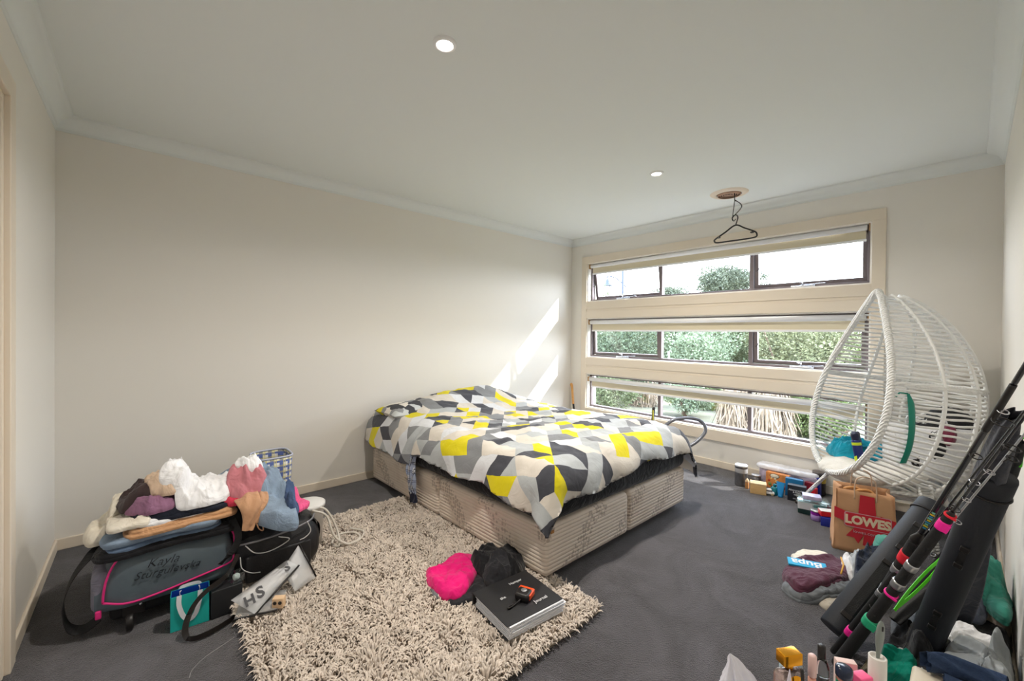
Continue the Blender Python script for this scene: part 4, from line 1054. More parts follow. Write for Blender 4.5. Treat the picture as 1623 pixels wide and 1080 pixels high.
o = blob('maroon_purse', None, .05, .03, .06, mat('maroon_leather', rgb(110, 24, 54), .5), M=Matrix.Translation(chp(.17, .44, .70)), seed=9, wr=.01); tag(o, 'small maroon pouch showing above the white tote bag', 'purse')
M_nylon = mat('black_nylon', rgb(24, 24, 27), .55, bump=.15, bscale=160)
o = blob('black_handbag', None, .15, .10, .17, M_nylon, M=Matrix.Translation(chp(.02, .44, .58)), seed=10, wr=.02); tag(o, 'black soft handbag behind the white tote bag in the egg chair', 'bag')
o = blob('black_backpack', None, .14, .10, .19, M_nylon, M=Matrix.Translation((4.30, -3.47, .66)) @ Matrix.Rotation(-.3, 4, 'Z'), seed=11, wr=.02, p=3); tag(o, 'black backpack at the far right inside the egg chair', 'backpack')

# ================================================================== brown paper bag
bo = np.array([3.56, -3.01]); bu = np.array([.26, -.966]); bd_ = np.array([.966, .26])
Mg = Matrix(((bu[0], bd_[0], 0, bo[0]), (bu[1], bd_[1], 0, bo[1]), (0, 0, 1, 0), (0, 0, 0, 1)))
M_kraft = mat('kraft_paper', rgb(196, 150, 112), .8, bump=.12, bscale=30, var=.06); M_red = mat('red_print', rgb(196, 36, 52), .6); M_kp = mat('pale_outline', rgb(196, 150, 160), .6)
pb = thing('paper_bag', (*(bo+bu*.15+bd_*.08), 0), 'brown paper shopping bag with red bow print and large cream lettering', 'paper bag')
WB, DB, HB = .295, .165, .375
mb = MB(); nz_ = 14; nx_ = 12
def bagpt(f, z, side):
    """f along the side; slight crumple; gussets fold inwards"""
    c = .005*(float(noise2(f*6+side*9, z*14, 3))-.5)*2
    g = .030*(z/HB)*(1-abs(2*f-1))      # gusset crease
    tp = .014*(z/HB)
    if side == 0: return (WB*f-tp*(2*f-1), c+tp*.4, z)
    if side == 1: return (WB-tp-g+c, DB*f, z)
    if side == 2: return (WB*(1-f)-tp*(1-2*f), DB+c-tp*.4, z)
    return (tp+g+c, DB*(1-f), z)
for sd_ in range(4):
    mb.sheet([[bagpt(f, z, sd_) for f in np.linspace(0, 1, nx_)] for z in np.linspace(0.001, HB, nz_)], M=Mg)
mb.add([Mg @ Vector(bagpt(0, .002, s_)) for s_ in range(4)], [(0, 1, 2, 3)])
build('bag_shell', mb, M_kraft, pb, thick=.0015)
def face(x0, x1, z0, z1, off=.004): return [(x0, -off, z0), (x1, -off, z0), (x1, -off, z1), (x0, -off, z1)]
def on_front(poly, m, name, off=.0045):
    mb = MB(); n = len(poly); mb.add([Mg @ Vector((x, -off+.0, z)) for x, z in poly]+[Mg @ Vector((x, -off+.0006, z)) for x, z in poly], [tuple(range(n)), tuple(range(2*n-1, n-1, -1))]+[(i, (i+1) % n, n+(i+1) % n, n+i) for i in range(n)]); return build(name, mb, m, pb)
on_front([(.004, .265), (.10, .232), (.11, .222), (.10, .17), (.004, .20)], M_red, 'printed_ribbon')
on_front([(.286, .235), (.22, .25), (.20, .22), (.21, .17), (.286, .19)], M_red, 'printed_ribbon')
on_front([(.125, .358), (.190, .355), (.20, .236), (.118, .238)], M_red, 'printed_ribbon')
on_front([(.06, .235), (.24, .245), (.26, .21), (.255, .175), (.10, .168), (.05, .18)], M_red, 'printed_ribbon', .0052)
on_front([(.11, .17), (.165, .17), (.12, .065), (.10, .095), (.062, .098)], M_red, 'printed_ribbon'); on_front([(.16, .17), (.25, .17), (.27, .12), (.235, .105), (.22, .06)], M_red, 'printed_ribbon'); on_front([(.15, .17), (.19, .17), (.20, .06), (.14, .06)], M_red, 'printed_ribbon', .005)
def rrect(x0, x1, z0, z1, r=.012, k=5):
    out = []
    for cx_, cz_, a0 in ((x1-r, z0+r, -PI/2), (x1-r, z1-r, 0), (x0+r, z1-r, PI/2), (x0+r, z0+r, PI)):
        for i in range(k+1): a = a0+PI/2*i/k; out.append((cx_+r*math.cos(a), cz_+r*math.sin(a)))
    return out
on_front(rrect(.052, .268, .158, .246), M_kp, 'logo_plate', .0060); on_front(rrect(.056, .264, .162, .242), M_red, 'logo_plate', .0066)
M_cream = mat('cream_print', rgb(226, 204, 176), .6)
Mf = lambda x, z, o=.0074: Mg @ Matrix.Translation((x, -o, z)) @ Matrix.Rotation(PI/2, 4, 'X')
lettering('LOWES', .068, M_cream, Mf(.16, .201), pb, bold=.0035, sx=.93); lettering('lowes.com.au', .026, M_kp, Mf(.165, .135), pb)
for yy in (.004, DB-.004):
    x1, x2 = .10, .20
    build('twist_handle', MB().tube(smoothpath([Mg @ Vector(p) for p in ((x1, yy, HB-.05), (x1, yy, HB+.02), (x1+.01, yy-.004, HB+.075), (x1+.05, yy-.01, HB+.095), (x2-.01, yy-.004, HB+.075), (x2, yy, HB+.02), (x2, yy, HB-.05))], 5), .0032, 6), mat('pale_paper_cord', rgb(206, 176, 150), .8), pb)
mb = MB()
for cx_, cz_, r_ in ((.10, .33, .036), (.155, .325, .036), (.09, .265, .032), (.14, .26, .03)):
    mb.tube([Mg @ Vector((cx_+r_*1.2*math.cos(a), .085+.01*math.sin(2*a), cz_+.02+r_*.6*math.sin(a))) for a in np.linspace(0, 2*PI, 24, endpoint=False)], .008, 8, closed=True, cap=False)
tag(build('paper_ribbon', mb, mat('tan_leatherette', rgb(206, 150, 92), .5)), 'tan looped straps showing inside the brown paper bag', 'straps')

# ================================================================== small things along the window wall
def boxthing(name, label, cat, c, s, m, rot=0, z=0, r=.003, extra=None, group=None):
    Mx = Matrix.Translation((c[0], c[1], z)) @ Matrix.Rotation(rot, 4, 'Z'); hx, hy, h = s[0]/2, s[1]/2, s[2]
    if extra is None:
        return tag(build(name, MB().rbox(-hx, hx, -hy, hy, 0.0005, h, r, M=Mx), m), label, cat, group)
    t = thing(name, (c[0], c[1], z), label, cat, group); build('box_shell', MB().rbox(-hx, hx, -hy, hy, .0005, h, r, M=Mx), m, t)
    extra(t, Mx, hx, hy, h); return t
# a little frame of directions: things face the camera side (-x) along the wall (y)
FR = R(-100)          # local -y axis looks into the room
tin = thing('tall_tin', (4.285, -2.235, 0), 'tall grey metal canister with silver lid at the left end of the row', 'tin')
M_tin = mat('grey_printed_tin', rgb(96, 94, 96), .35, metal=.6, var=.3, vscale=30); M_sil = mat('silver_lid', rgb(206, 206, 208), .3, metal=.7)
build('tin_body', MB().lathe([(.046, 0), (.050, .003), (.049, .006), (.049, .168), (.050, .171)], (4.285, -2.235, 0), 32), M_tin, tin)
build('tin_lid', MB().lathe([(.051, .165), (.051, .178), (.047, .181), (.045, .178), (.001, .178)], (4.285, -2.235, 0), 32), M_sil, tin)
build('tin_label', MB().lathe([(.0495, .115), (.0497, .117), (.0497, .150), (.0495, .152)], (4.285, -2.235, 0), 32, cap=False), mat('pale_tin_print', rgb(160, 158, 160), .4), tin)
t = thing('squat_tin', (4.42, -2.31, 0), 'squat dark tin with silver lid behind the wooden box', 'tin')
build('tin_body', MB().lathe([(.034, 0), (.036, .004), (.036, .075)], (4.42, -2.31, 0), 24), M_tin, t); build('tin_lid', MB().lathe([(.037, .07), (.037, .083), (.03, .086), (.001, .086)], (4.42, -2.31, 0), 24), M_sil, t)
t = thing('small_bottle', (4.235, -2.30, 0), 'small brown bottle with pale stopper between the canister and the wooden box', 'bottle')
build('bottle_body', MB().rbox(4.222, 4.248, -2.313, -2.287, 0, .055, .005), mat('brown_card', rgb(170, 120, 74), .7), t); build('stopper', MB().lathe([(.014, .055), (.016, .062), (.010, .078), (.004, .086), (.001, .088)], (4.235, -2.30, 0), 14), mat('pale_wood', rgb(220, 188, 152), .6), t)
wbx = lambda t, Mx, hx, hy, h: build('box_lid', MB().rbox(-hx-.001, hx+.001, -hy-.001, hy+.001, h, h+.010, .002, M=Mx), mat('pale_wood_grain', rgb(222, 194, 146), .5, var=.12, vscale=8, bump=.05, stretch=(1, 12, 1)), t)
boxthing('wooden_box', 'small plain pale wooden box near the tall canister', 'box', (4.20, -2.395), (.115, .085, .078), mat('pale_wood_box', rgb(206, 170, 116), .55, var=.12, vscale=8, stretch=(1, 1, 14)), rot=FR+.5, extra=wbx)
M_orng = mat('orange_card', rgb(206, 130, 66), .6, var=.2, vscale=30)
def cartoon(t, Mx, hx, hy, h):
    rng = random.Random(8); cols = [(236, 226, 206), (110, 130, 70), (190, 60, 40), (90, 60, 50), (236, 190, 120), (40, 36, 40)]
    for i in range(16):
        x, z, r_ = rng.uniform(-hx*.8, hx*.8), rng.uniform(h*.1, h*.72), rng.uniform(.006, .014)
        build('printed_dot', MB().cyl(r_, 0, .0006+.00008*i, (0, 0, 0), 12, M=Mx @ Matrix.Translation((x, -hy-.0002, z)) @ Matrix.Rotation(PI/2, 4, 'X'), b=.0001), mat('print_%d' % (i % 6), rgb(*cols[i % 6]), .6), t)
    build('printed_title', MB().cyl(.030, 0, .0010, (0, 0, 0), 20, M=Mx @ Matrix.Translation((-hx*.2, -hy-.0002, h*.82)) @ Matrix.Rotation(PI/2, 4, 'X') @ Matrix.Scale(1.25, 4, (1, 0, 0)) @ Matrix.Scale(.6, 4, (0, 1, 0)), b=.0001), mat('print_5', rgb(40, 36, 40), .6), t)
    build('printed_title', MB().cyl(.026, 0, .0014, (0, 0, 0), 20, M=Mx @ Matrix.Translation((-hx*.2, -hy-.0002, h*.82)) @ Matrix.Rotation(PI/2, 4, 'X') @ Matrix.Scale(1.25, 4, (1, 0, 0)) @ Matrix.Scale(.6, 4, (0, 1, 0)), b=.0001), mat('print_0', rgb(236, 226, 206), .6), t)
boxthing('picture_box', 'orange cardboard box with busy printed picture behind the toy car', 'box', (4.43, -2.475), (.17, .05, .135), M_orng, rot=FR+.12, extra=cartoon)
# flat games and a white paper pack laid behind
M_wp = mat('white_wrap', rgb(226, 226, 232), .3, var=.15, vscale=18)
def rim_(t, Mx, hx, hy, h): build('printed_lid', MB().rbox(-hx*.97, hx*.97, -hy*.9, hy*.9, h, h+.004, .002, M=Mx), mat('mixed_print', rgb(196, 186, 200), .4, var=.5, vscale=26), t)
boxthing('game_box', 'long flat printed box lying along the wall under the white pack', 'box', (4.525, -2.53), (.42, .11, .145), mat('purple_grey_card', rgb(176, 168, 190), .4, var=.4, vscale=20), rot=R(-90), extra=rim_)
hw = Heap(4.3, 4.64, -2.9, -2.1, .150, .01)
hw.cloth('white_paper_pack', 'crinkled white wrapped papers on top of the long flat box', 'papers', [(4.47, -2.31), (4.60, -2.31), (4.615, -2.5), (4.60, -2.72), (4.48, -2.72), (4.46, -2.5)], M_wp, th=.02, wr=.012, wl=16, seed=14, rings=14)
M_pebb = mat('grey_pebble', rgb(128, 134, 142), .4)
tag(build('grey_pebble', MB().lathe([(.026, .0), (.032, .008), (.028, .020), (.014, .028), (.001, .03)], n=20, M=Matrix.Translation((4.265, -2.425, 0)) @ Matrix.Scale(1.4, 4, (0, 1, 0))), M_pebb), 'smooth grey rounded object beside the toy car', 'ornament')
car = thing('toy_car', (4.215, -2.462, 0), 'small white toy car on the carpet in front of the row', 'toy car')
Mk = Matrix.Translation((4.215, -2.462, 0)) @ Matrix.Rotation(R(-60), 4, 'Z')
build('car_body', MB().rbox(-.045, .045, -.021, .021, .010, .030, .006, M=Mk), M_wht, car); build('cabin', MB().rbox(-.022, .028, -.018, .018, .030, .052, .008, M=Mk), M_wht, car); build('windscreen', MB().rbox(-.0235, .0295, -.0185, .0185, .034, .045, .004, M=Mk), mat('car_glass', rgb(70, 60, 66), .2), car)
for sx2 in (-.028, .028):
    for sy2 in (-.021, .021): build('wheel', MB().cyl(.0105, -.004, .004, (0, 0, 0), 16, M=Mk @ Matrix.Translation((sx2, sy2, .0105)) @ Matrix.Rotation(PI/2, 4, 'X')), mat('wheel_tan', rgb(196, 176, 140), .5), car)
M_tb = mat('teal_bottle', rgb(20, 126, 140), .25, trans=.2)
t = thing('teal_bottle', (4.265, -2.498, 0), 'small teal bottle left of the upright blue tube', 'bottle'); build('bottle_body', MB().lathe([(.024, 0), (.028, .005), (.028, .055), (.014, .068)], (4.265, -2.498, 0), 20), M_tb, t); build('cap', MB().cyl(.013, .068, .088, (4.265, -2.498, 0), 14), M_tb, t)
M_sky = mat('sky_blue_tube', rgb(40, 140, 206), .3)
t = thing('cosmetic_tube', (4.245, -2.545, 0), 'sky blue squeeze tube standing on its cap', 'tube'); Mx = Matrix.Translation((4.245, -2.545, 0)) @ Matrix.Rotation(R(80), 4, 'Z')
rows = [[((.020+.012*(z/.1))*math.cos(a), (.017*(1-z/.105))*math.sin(a)+.0005*math.sin(a), .018+z) for a in np.linspace(0, 2*PI, 21)] for z in np.linspace(0, .103, 8)]
build('tube_body', MB().sheet(rows, M=Mx), M_sky, t); build('cap', MB().cyl(.019, 0, .02, n=18, M=Mx), M_sky, t)
lettering('eau', .022, M_ink, Mx @ Matrix.Translation((0, .018, .085)) @ Matrix.Rotation(PI, 4, 'Z') @ Matrix.Rotation(PI/2, 4, 'X'), t, name='tube_print') if 0 else None
M_bbx = mat('black_card', rgb(32, 34, 42), .4)
def af(t, Mx, hx, hy, h):
    for tx, z, s_ in (('Abercrombie', .088, .020), ('& Fitch', .072, .018), ('FIERCE', .052, .012), ('COLOGNE', .022, .010)):
        lettering(tx, s_, M_ink, Mx @ Matrix.Translation((0, -hy-.0006, z)) @ Matrix.Rotation(PI/2, 4, 'X'), t, name='box_print')
boxthing('fragrance_box', 'black fragrance box with small white print beside the chair leg', 'box', (4.255, -2.655), (.122, .055, .125), M_bbx, rot=FR+.35, extra=af)
boxthing('blue_box', 'bright blue box right behind the black fragrance box', 'box', (4.345, -2.615), (.12, .04, .145), mat('blue_card', rgb(36, 112, 160), .35), rot=FR+.25)
boxthing('navy_box', 'dark navy box between the picture box and the bright blue box', 'box', (4.42, -2.60), (.10, .04, .13), mat('navy_card', rgb(40, 40, 62), .4), rot=FR+.1)
boxthing('red_box', 'dark red box right of the bright blue box', 'box', (4.43, -2.705), (.07, .04, .12), mat('dark_red_card', rgb(120, 26, 40), .4), rot=FR)
boxthing('scarlet_box', 'small scarlet box behind the front chair leg', 'box', (4.385, -2.735), (.05, .035, .095), mat('scarlet_card', rgb(206, 34, 48), .4), rot=FR)
boxthing('blue_carton', 'small royal blue carton standing against the dark jar', 'box', (4.50, -2.735), (.05, .035, .15), mat('royal_blue_card', rgb(30, 44, 150), .4), rot=FR)
t = thing('dark_jar', (4.565, -2.735, 0), 'dark smoky jar with gold label standing by the wall', 'jar'); build('jar_body', MB().lathe([(.040, 0), (.046, .006), (.046, .16), (.042, .168)], (4.565, -2.735, 0), 28), mat('smoky_glass', rgb(62, 58, 60), .15), t)
build('jar_lid', MB().lathe([(.047, .166), (.047, .188), (.043, .19), (.001, .19)], (4.565, -2.735, 0), 28), mat('smoke_lid', rgb(98, 92, 92), .3), t); build('gold_label', MB().lathe([(.0466, .10), (.0466, .145)], (4.565, -2.735, 0), 28, cap=False), mat('gold_label', rgb(190, 160, 60), .4), t)
# clear boxes right of the front leg
M_clr = clear('clear_plastic', (.86, .95, .95), .18, rough=.1)
def lidded(t, Mx, hx, hy, h): build('printed_insert', MB().rbox(-hx*.92, hx*.92, -hy*.92, hy*.92, h*.15, h*.75, .002, M=Mx), mat('aqua_insert', rgb(120, 186, 190), .4, var=.2, vscale=40), t)
boxthing('dark_carton', 'flat dark green carton at the bottom of the clear box stack', 'box', (4.06, -2.80), (.17, .10, .035), mat('dark_green_card', rgb(30, 58, 56), .4), rot=FR+.3)
boxthing('white_box', 'white box with clear window above the dark carton', 'box', (4.06, -2.795), (.17, .10, .055), mat('white_card', rgb(222, 224, 228), .35), rot=FR+.42, z=.036, extra=lambda t, Mx, hx, hy, h: (build('clear_sleeve', MB().rbox(.0, hx+.03, -hy-.002, hy+.002, .0, h+.002, .002, M=Mx), M_clr, t), build('aqua_window', MB().rbox(.01, hx+.002, -hy-.001, hy+.001, .004, h-.004, .002, M=Mx), mat('aqua_insert', rgb(120, 186, 190), .4, var=.2, vscale=40), t)))
boxthing('clear_tray', 'flat clear plastic tray on the white box', 'tray', (4.05, -2.80), (.19, .13, .016), M_clr, rot=FR+.5, z=.096)
boxthing('lilac_box', 'small lilac printed box topmost of the clear box stack', 'box', (4.05, -2.795), (.11, .08, .028), mat('lilac_print', rgb(196, 192, 226), .35, var=.25, vscale=30), rot=FR+.5, z=.113)
t = thing('purple_candle', (3.955, -2.845, 0), 'purple candle jar with silver lid in front of the paper bag', 'candle'); build('candle_glass', MB().lathe([(.030, 0), (.034, .004), (.034, .055)], (3.955, -2.845, 0), 26), mat('lilac_wax', rgb(166, 136, 196), .25), t)
build('purple_band', MB().lathe([(.0345, .042), (.0345, .066)], (3.955, -2.845, 0), 26, cap=False), mat('purple_band', rgb(132, 30, 150), .3), t); build('silver_lid', MB().lathe([(.036, .064), (.036, .072), (.030, .075), (.001, .073)], (3.955, -2.845, 0), 26), M_sil, t)
boxthing('blue_packet', 'blue and white packet half hidden behind the paper bag', 'packet', (3.905, -2.915), (.07, .05, .06), mat('blue_white_print', rgb(40, 52, 150), .35), rot=FR+.4)
boxthing('red_packet', 'red packet with white top lying on the blue packet', 'packet', (3.93, -2.91), (.09, .06, .035), mat('red_card', rgb(214, 30, 44), .35), rot=FR+.7, z=.062, extra=lambda t, Mx, hx, hy, h: build('white_top', MB().rbox(-hx, hx, -hy, hy, h, h+.003, .001, M=Mx), M_wht, t))
# ================================================================== luggage and clothes heap by the left wall
M_gvin = mat('slate_vinyl', rgb(84, 96, 104), .42, bump=.25, bscale=14, var=.1, vscale=8)
M_pip = mat('pink_piping', rgb(226, 46, 130), .45); M_mesh = cloth_mat('lilac_grey_mesh', rgb(130, 128, 142)); M_web = mat('black_webbing', rgb(22, 22, 24), .7, bump=.3, bscale=300)
df = thing('wheeled_duffel_bag', (.48, -.96, 0), 'slate grey wheeled duffel bag with pink piping and handwriting, under the folded clothes', 'duffel bag')
X0, X1, Y0, Y1 = .235, .725, -1.165, -.78
mb = MB(); mb.rbox(X0+.045, X1, Y0+.03, Y1, .045, .150, .025)
build('black_base', mb, M_nylon, df)
def ductile(x):
    f = (x-X0)/(X1-X0); e = min(1, f/.22, (1.0-f)/.08+.25); e = max(e, 0)
    return .345*(.62+.38*math.sin(min(1, e)*PI/2))+.0, e
rows = []
for x in np.linspace(X0, X1, 26):
    h, e = ductile(x); row = []
    yc, zc = (Y0+Y1)/2, .125
    for k in range(33):
        a = 2*PI*k/32; sg = lambda v, p: math.copysign(abs(v)**p, v)
        hy = (Y1-Y0)/2*(.86+.14*e); cy_ = math.cos(a); sz = math.sin(a)
        yy = yc-sg(cy_, .38)*hy*(1-.10*max(0, sz)); zz = zc+sg(sz, .45)*((h-zc) if sz > 0 else .03)
        yy += .010*(float(ridges(x*9, zz*11, 3))-.4)*(1 if cy_ > .3 else 0); row.append((x, yy, zz))
    rows.append(row)
mb = MB(); mb.sheet(rows); mb.add(rows[0][:-1], [tuple(range(32))]); mb.add(rows[-1][:-1], [tuple(range(31, -1, -1))])
build('grey_body', mb, M_gvin, df)
def fr(x, z, off=.006):
    h, e = ductile(x); hy = (Y1-Y0)/2*(.86+.14*e); return (x, (Y0+Y1)/2-hy*(1-.10*max(0, min(1, (z-.125)/.2))**2)-off, z)
pp_ = [fr(.262, .150), fr(.34, .128), fr(.45, .132), fr(.58, .150), fr(.70, .170), fr(.722, .20), fr(.725, .28), fr(.712, .32), fr(.70, .338)]
build('piping', MB().tube(smoothpath(pp_, 5), .0045, 8), M_pip, df)
build('piping', MB().tube(smoothpath([fr(.262, .150), fr(.264, .19), fr(.272, .24), fr(.290, .29), fr(.312, .325), (.335, -1.10, .348)], 5), .0045, 8), M_pip, df)
build('side_pocket', MB().rbox(X0-.012, X0+.05, Y0+.03, Y1-.02, .10, .27, .03), M_mesh, df)
M_pen = mat('black_marker_ink', rgb(30, 34, 40), .5)
Mw_ = Matrix.Translation((.455, Y0-.0035, .268)) @ Matrix.Rotation(R(4), 4, 'Y') @ Matrix.Rotation(PI/2, 4, 'X')
lettering('Kayla', .052, M_pen, Mw_, df, name='handwriting', shear=.35, bold=-.0008, depth=.0015)
lettering('Sturgulevska', .046, M_pen, Mw_ @ Matrix.Translation((.02, -.045, 0)), df, name='handwriting', shear=.35, bold=-.0008, depth=.0015)
# wheels and bracket
for wx in (.345, .66):
    wh_ = build('wheel', MB().lathe([(.008, -.013), (.032, -.013), (.036, -.008), (.036, .008), (.032, .013), (.008, .013)], n=24, M=Matrix.Translation((wx, -1.150, .037)) @ Matrix.Rotation(PI/2, 4, 'Y')), M_blk, df)
    build('wheel_guard', MB().rbox(wx-.022, wx+.050, -1.158, -1.12, .062, .120, .008), M_blk, df)
    build('rivet', MB().cyl(.006, 0, .003, n=12, M=Matrix.Translation((wx+.036, -1.158, .102)) @ Matrix.Rotation(PI/2, 4, 'X')), M_chrome, df)
def ribbon(name, P, w, m, parent=None, up=(0, 0, 1), th=.0025, n=6, twist=None):
    P = smoothpath(P, n); mb = MB(); rows = []
    for i, p in enumerate(P):
        T = P[min(i+1, len(P)-1)]-P[max(i-1, 0)]; T /= np.linalg.norm(T)+1e-9; a = np.array(up if twist is None else twist[min(len(twist)-1, int(i/len(P)*len(twist)))], float)
        a = a-T*(a@T); a /= np.linalg.norm(a)+1e-9; b = np.cross(T, a)
        rows.append([p+a*w/2+b*th/2, p-a*w/2+b*th/2, p-a*w/2-b*th/2, p+a*w/2-b*th/2, p+a*w/2+b*th/2])
    mb.sheet(rows, sm=False); return build(name, mb, m, parent)
ribbon('carry_strap', [(.27, -.96, .33), (.215, -1.03, .315), (.165, -1.06, .25), (.140, -1.06, .15), (.155, -1.07, .06), (.20, -1.085, .035), (.25, -1.08, .06)], .05, M_web, df, up=(0, 1, .3))
ribbon('carry_strap', [(.715, -1.135, .37), (.735, -1.19, .30), (.71, -1.205, .24), (.66, -1.20, .19)], .03, M_web, df, up=(.8, 0, .6))
build('hang_tab', MB().rbox(.238, .258, -1.15, -1.13, .085, .12, .006), M_pip, df)
# black soft bag next to it
b2 = thing('black_travel_bag', (.92, -1.01, 0), 'black nylon travel bag with zips and cords, right of the grey duffel', 'bag')
blob('bag_body', None, .205, .19, .150, M_nylon, b2, M=Matrix.Translation((.925, -1.02, .150)), p=4, seed=21, wr=.022, n=56)
build('zip', MB().tube(smoothpath([(.735, -1.20, .255), (.80, -1.225, .262), (.88, -1.232, .268), (.97, -1.23, .276), (1.06, -1.20, .285), (1.10, -1.13, .285)], 6), .005, 6), mat('grey_zip', rgb(130, 130, 134), .4, metal=.5), b2)
M_cord = mat('pale_cord', rgb(190, 188, 186), .6)
build('cord', MB().tube(smoothpath([(.76, -1.212, .25), (.80, -1.235, .21), (.87, -1.236, .20), (.95, -1.236, .23), (.90, -1.238, .26)], 6), .0025, 6), M_cord, b2)
build('cord', MB().tube(smoothpath([(.74, -1.21, .20), (.745, -1.225, .15), (.78, -1.235, .12), (.82, -1.24, .11)], 6), .0025, 6), M_cord, b2)
build('cord', MB().tube(smoothpath([(1.04, -1.215, .29), (1.055, -1.225, .24), (1.03, -1.23, .215), (1.0, -1.235, .21)], 6), .0025, 6), M_cord, b2)
ribbon('shoulder_strap', [(1.08, -1.14, .28), (1.125, -1.12, .22), (1.13, -1.08, .12), (1.10, -1.0, .03)], .04, M_web, b2, up=(0, 1, 0))
build('pocket_panel', MB().rbox(.76, 1.06, -1.222, -1.20, .06, .19, .012), M_nylon, b2)

# clothes: everything laid in order on a shared height field
H1 = Heap(-.0, 1.5, -1.6, -.2, .0, .01)
def rect(x0, x1, y0, y1, rot=0, r=.02):
    c = np.array([(x0+x1)/2, (y0+y1)/2]); P = []
    for sx, sy in ((-1, -1), (0, -1), (1, -1), (1, 0), (1, 1), (0, 1), (-1, 1), (-1, 0)):
        q = np.array([sx*(x1-x0)/2, sy*(y1-y0)/2]); ca, sa = math.cos(rot), math.sin(rot); P.append((c[0]+q[0]*ca-q[1]*sa, c[1]+q[0]*sa+q[1]*ca))
    return P
H1.block(rect(.26, .725, -1.15, -.78), .335); H1.block(rect(.74, 1.10, -1.19, -.85), .265)
H1.block(rect(.26, 1.0, -.80, -.62), .30)
M_denim = mat('blue_denim', rgb(96, 116, 142), .9, bump=.3, bscale=160, var=.28, vscale=11); M_denl = mat('light_denim', rgb(130, 148, 168), .9, bump=.3, bscale=160, var=.22, vscale=9)
M_dend = mat('dark_denim', rgb(64, 84, 118), .9, bump=.3, bscale=160, var=.3, vscale=10)
crinkle(M_denim, .6, 9); crinkle(M_denl, .6, 9); crinkle(M_dend, .6, 9)
M_tan = cloth_mat('tan_cotton', rgb(198, 152, 112)); M_crm = cloth_mat('cream_cotton', rgb(226, 218, 202)); M_nvy = cloth_mat('ink_navy_knit', rgb(28, 32, 44)); M_mauve = cloth_mat('mauve_jersey', rgb(140, 100, 126))
M_brn = cloth_mat('dark_brown_jersey', rgb(62, 50, 50)); M_nude = cloth_mat('beige_jersey', rgb(206, 180, 156)); M_dpink = cloth_mat('dusty_rose_jersey', rgb(190, 120, 128)); M_skin = cloth_mat('caramel_ribbed', rgb(190, 146, 112))
M_coral = cloth_mat('coral_red', rgb(206, 60, 84)); M_fwhite = cloth_mat('bright_white_shirt', rgb(238, 238, 240))
G1 = 'clothes piled on the luggage'
kw = dict(blur=.02)
H1.cloth('folded_black_clothing', 'black folded garment lowest in the clothes pile on the duffel bag', 'clothing', rect(.245, .72, -1.16, -.74), M_blkc, th=.022, wr=.01, seed=30, layers=2, **kw, drape=0.004)
H1.cloth('folded_jeans', 'folded blue jeans low in the clothes pile above the grey duffel bag', 'jeans', rect(.275, .66, -1.155, -.80, .03), M_denim, th=.025, wr=.006, seed=31, layers=2, **kw, drape=0.004)
H1.cloth('folded_jeans', 'paler folded jeans directly on top of the other folded pair', 'jeans', rect(.265, .665, -1.165, -.80, -.02), M_denl, th=.025, wr=.006, seed=32, layers=2, **kw, drape=0.004)
H1.cloth('folded_tan_trousers', 'folded tan trousers in the pile over the folded jeans', 'trousers', rect(.335, .72, -1.17, -.82, .05), M_tan, th=.028, wr=.01, seed=33, layers=3, **kw, drape=0.004)
H1.cloth('folded_white_top', 'folded white top between the tan trousers and the navy knit', 'clothing', rect(.36, .64, -1.16, -.82, .06), M_fwhite, th=.022, wr=.01, seed=34, layers=2, **kw, drape=0.004)
H1.cloth('cream_trousers', 'cream trousers folded over the left end of the clothes pile', 'trousers', rect(.275, .41, -1.165, -.84, .0), M_crm, th=.024, wr=.012, seed=35, layers=2, **kw, drape=0.012)
H1.cloth('cream_blouse', 'loose cream garment slumping down the left end of the pile', 'clothing', [(.205, -1.05), (.19, -.90), (.27, -.72), (.42, -.72), (.42, -.88), (.34, -.98), (.26, -1.06)], M_crm, th=.03, wr=.03, seed=36, blur=.06, drape=0.1)
H1.cloth('navy_knit', 'ink navy knit lying across the front of the pile', 'clothing', [(.36, -1.14), (.55, -1.17), (.70, -1.15), (.74, -1.02), (.70, -.85), (.42, -.85), (.34, -1.0)], M_nvy, th=.022, wr=.015, seed=37, blur=.03, layers=2, drape=0.02)
H1.cloth('black_shirts', 'black shirts heaped between the tan camisole and the denim jeans', 'clothing', [(.70, -1.13), (.86, -1.17), (1.02, -1.15), (1.07, -1.0), (1.0, -.82), (.78, -.78), (.68, -.95)], M_blkc, th=.09, wr=.035, seed=38, blur=.05, dome=.09, layers=2, drape=0.12)
H1.cloth('pink_strap_garment', 'small pink garment corner showing at the right of the black shirts', 'clothing', [(.93, -1.17), (1.02, -1.20), (1.07, -1.14), (1.04, -1.06), (.97, -1.08)], cloth_mat('rose_pink', rgb(226, 90, 140)), th=.016, wr=.01, seed=39, drape=0.05)
H1.cloth('denim_jeans', 'light blue denim jeans thrown over the right side of the clothes pile', 'jeans', px([(318, 740), (345, 728), (385, 722), (412, 728), (440, 750), (470, 775), (472, 790), (445, 792), (415, 785), (385, 775), (350, 760)], .50), M_denl, th=.05, wr=.045, wl=12, seed=47, blur=.05, dome=.03, drape=.10)
H1.cloth('denim_waistband', 'folded denim waistband end at the right tip of the thrown jeans', 'jeans', px([(452, 768), (466, 765), (473, 778), (470, 790), (455, 790)], .47), M_dend, th=.03, wr=.03, seed=48, drape=.05)
H1.cloth('mauve_top', 'mauve rolled top at the front left of the pile', 'clothing', [(.33, -1.10), (.41, -1.16), (.50, -1.14), (.52, -1.06), (.44, -1.0), (.35, -1.02)], M_mauve, th=.03, wr=.022, wl=20, seed=40, dome=.01, drape=0.015)
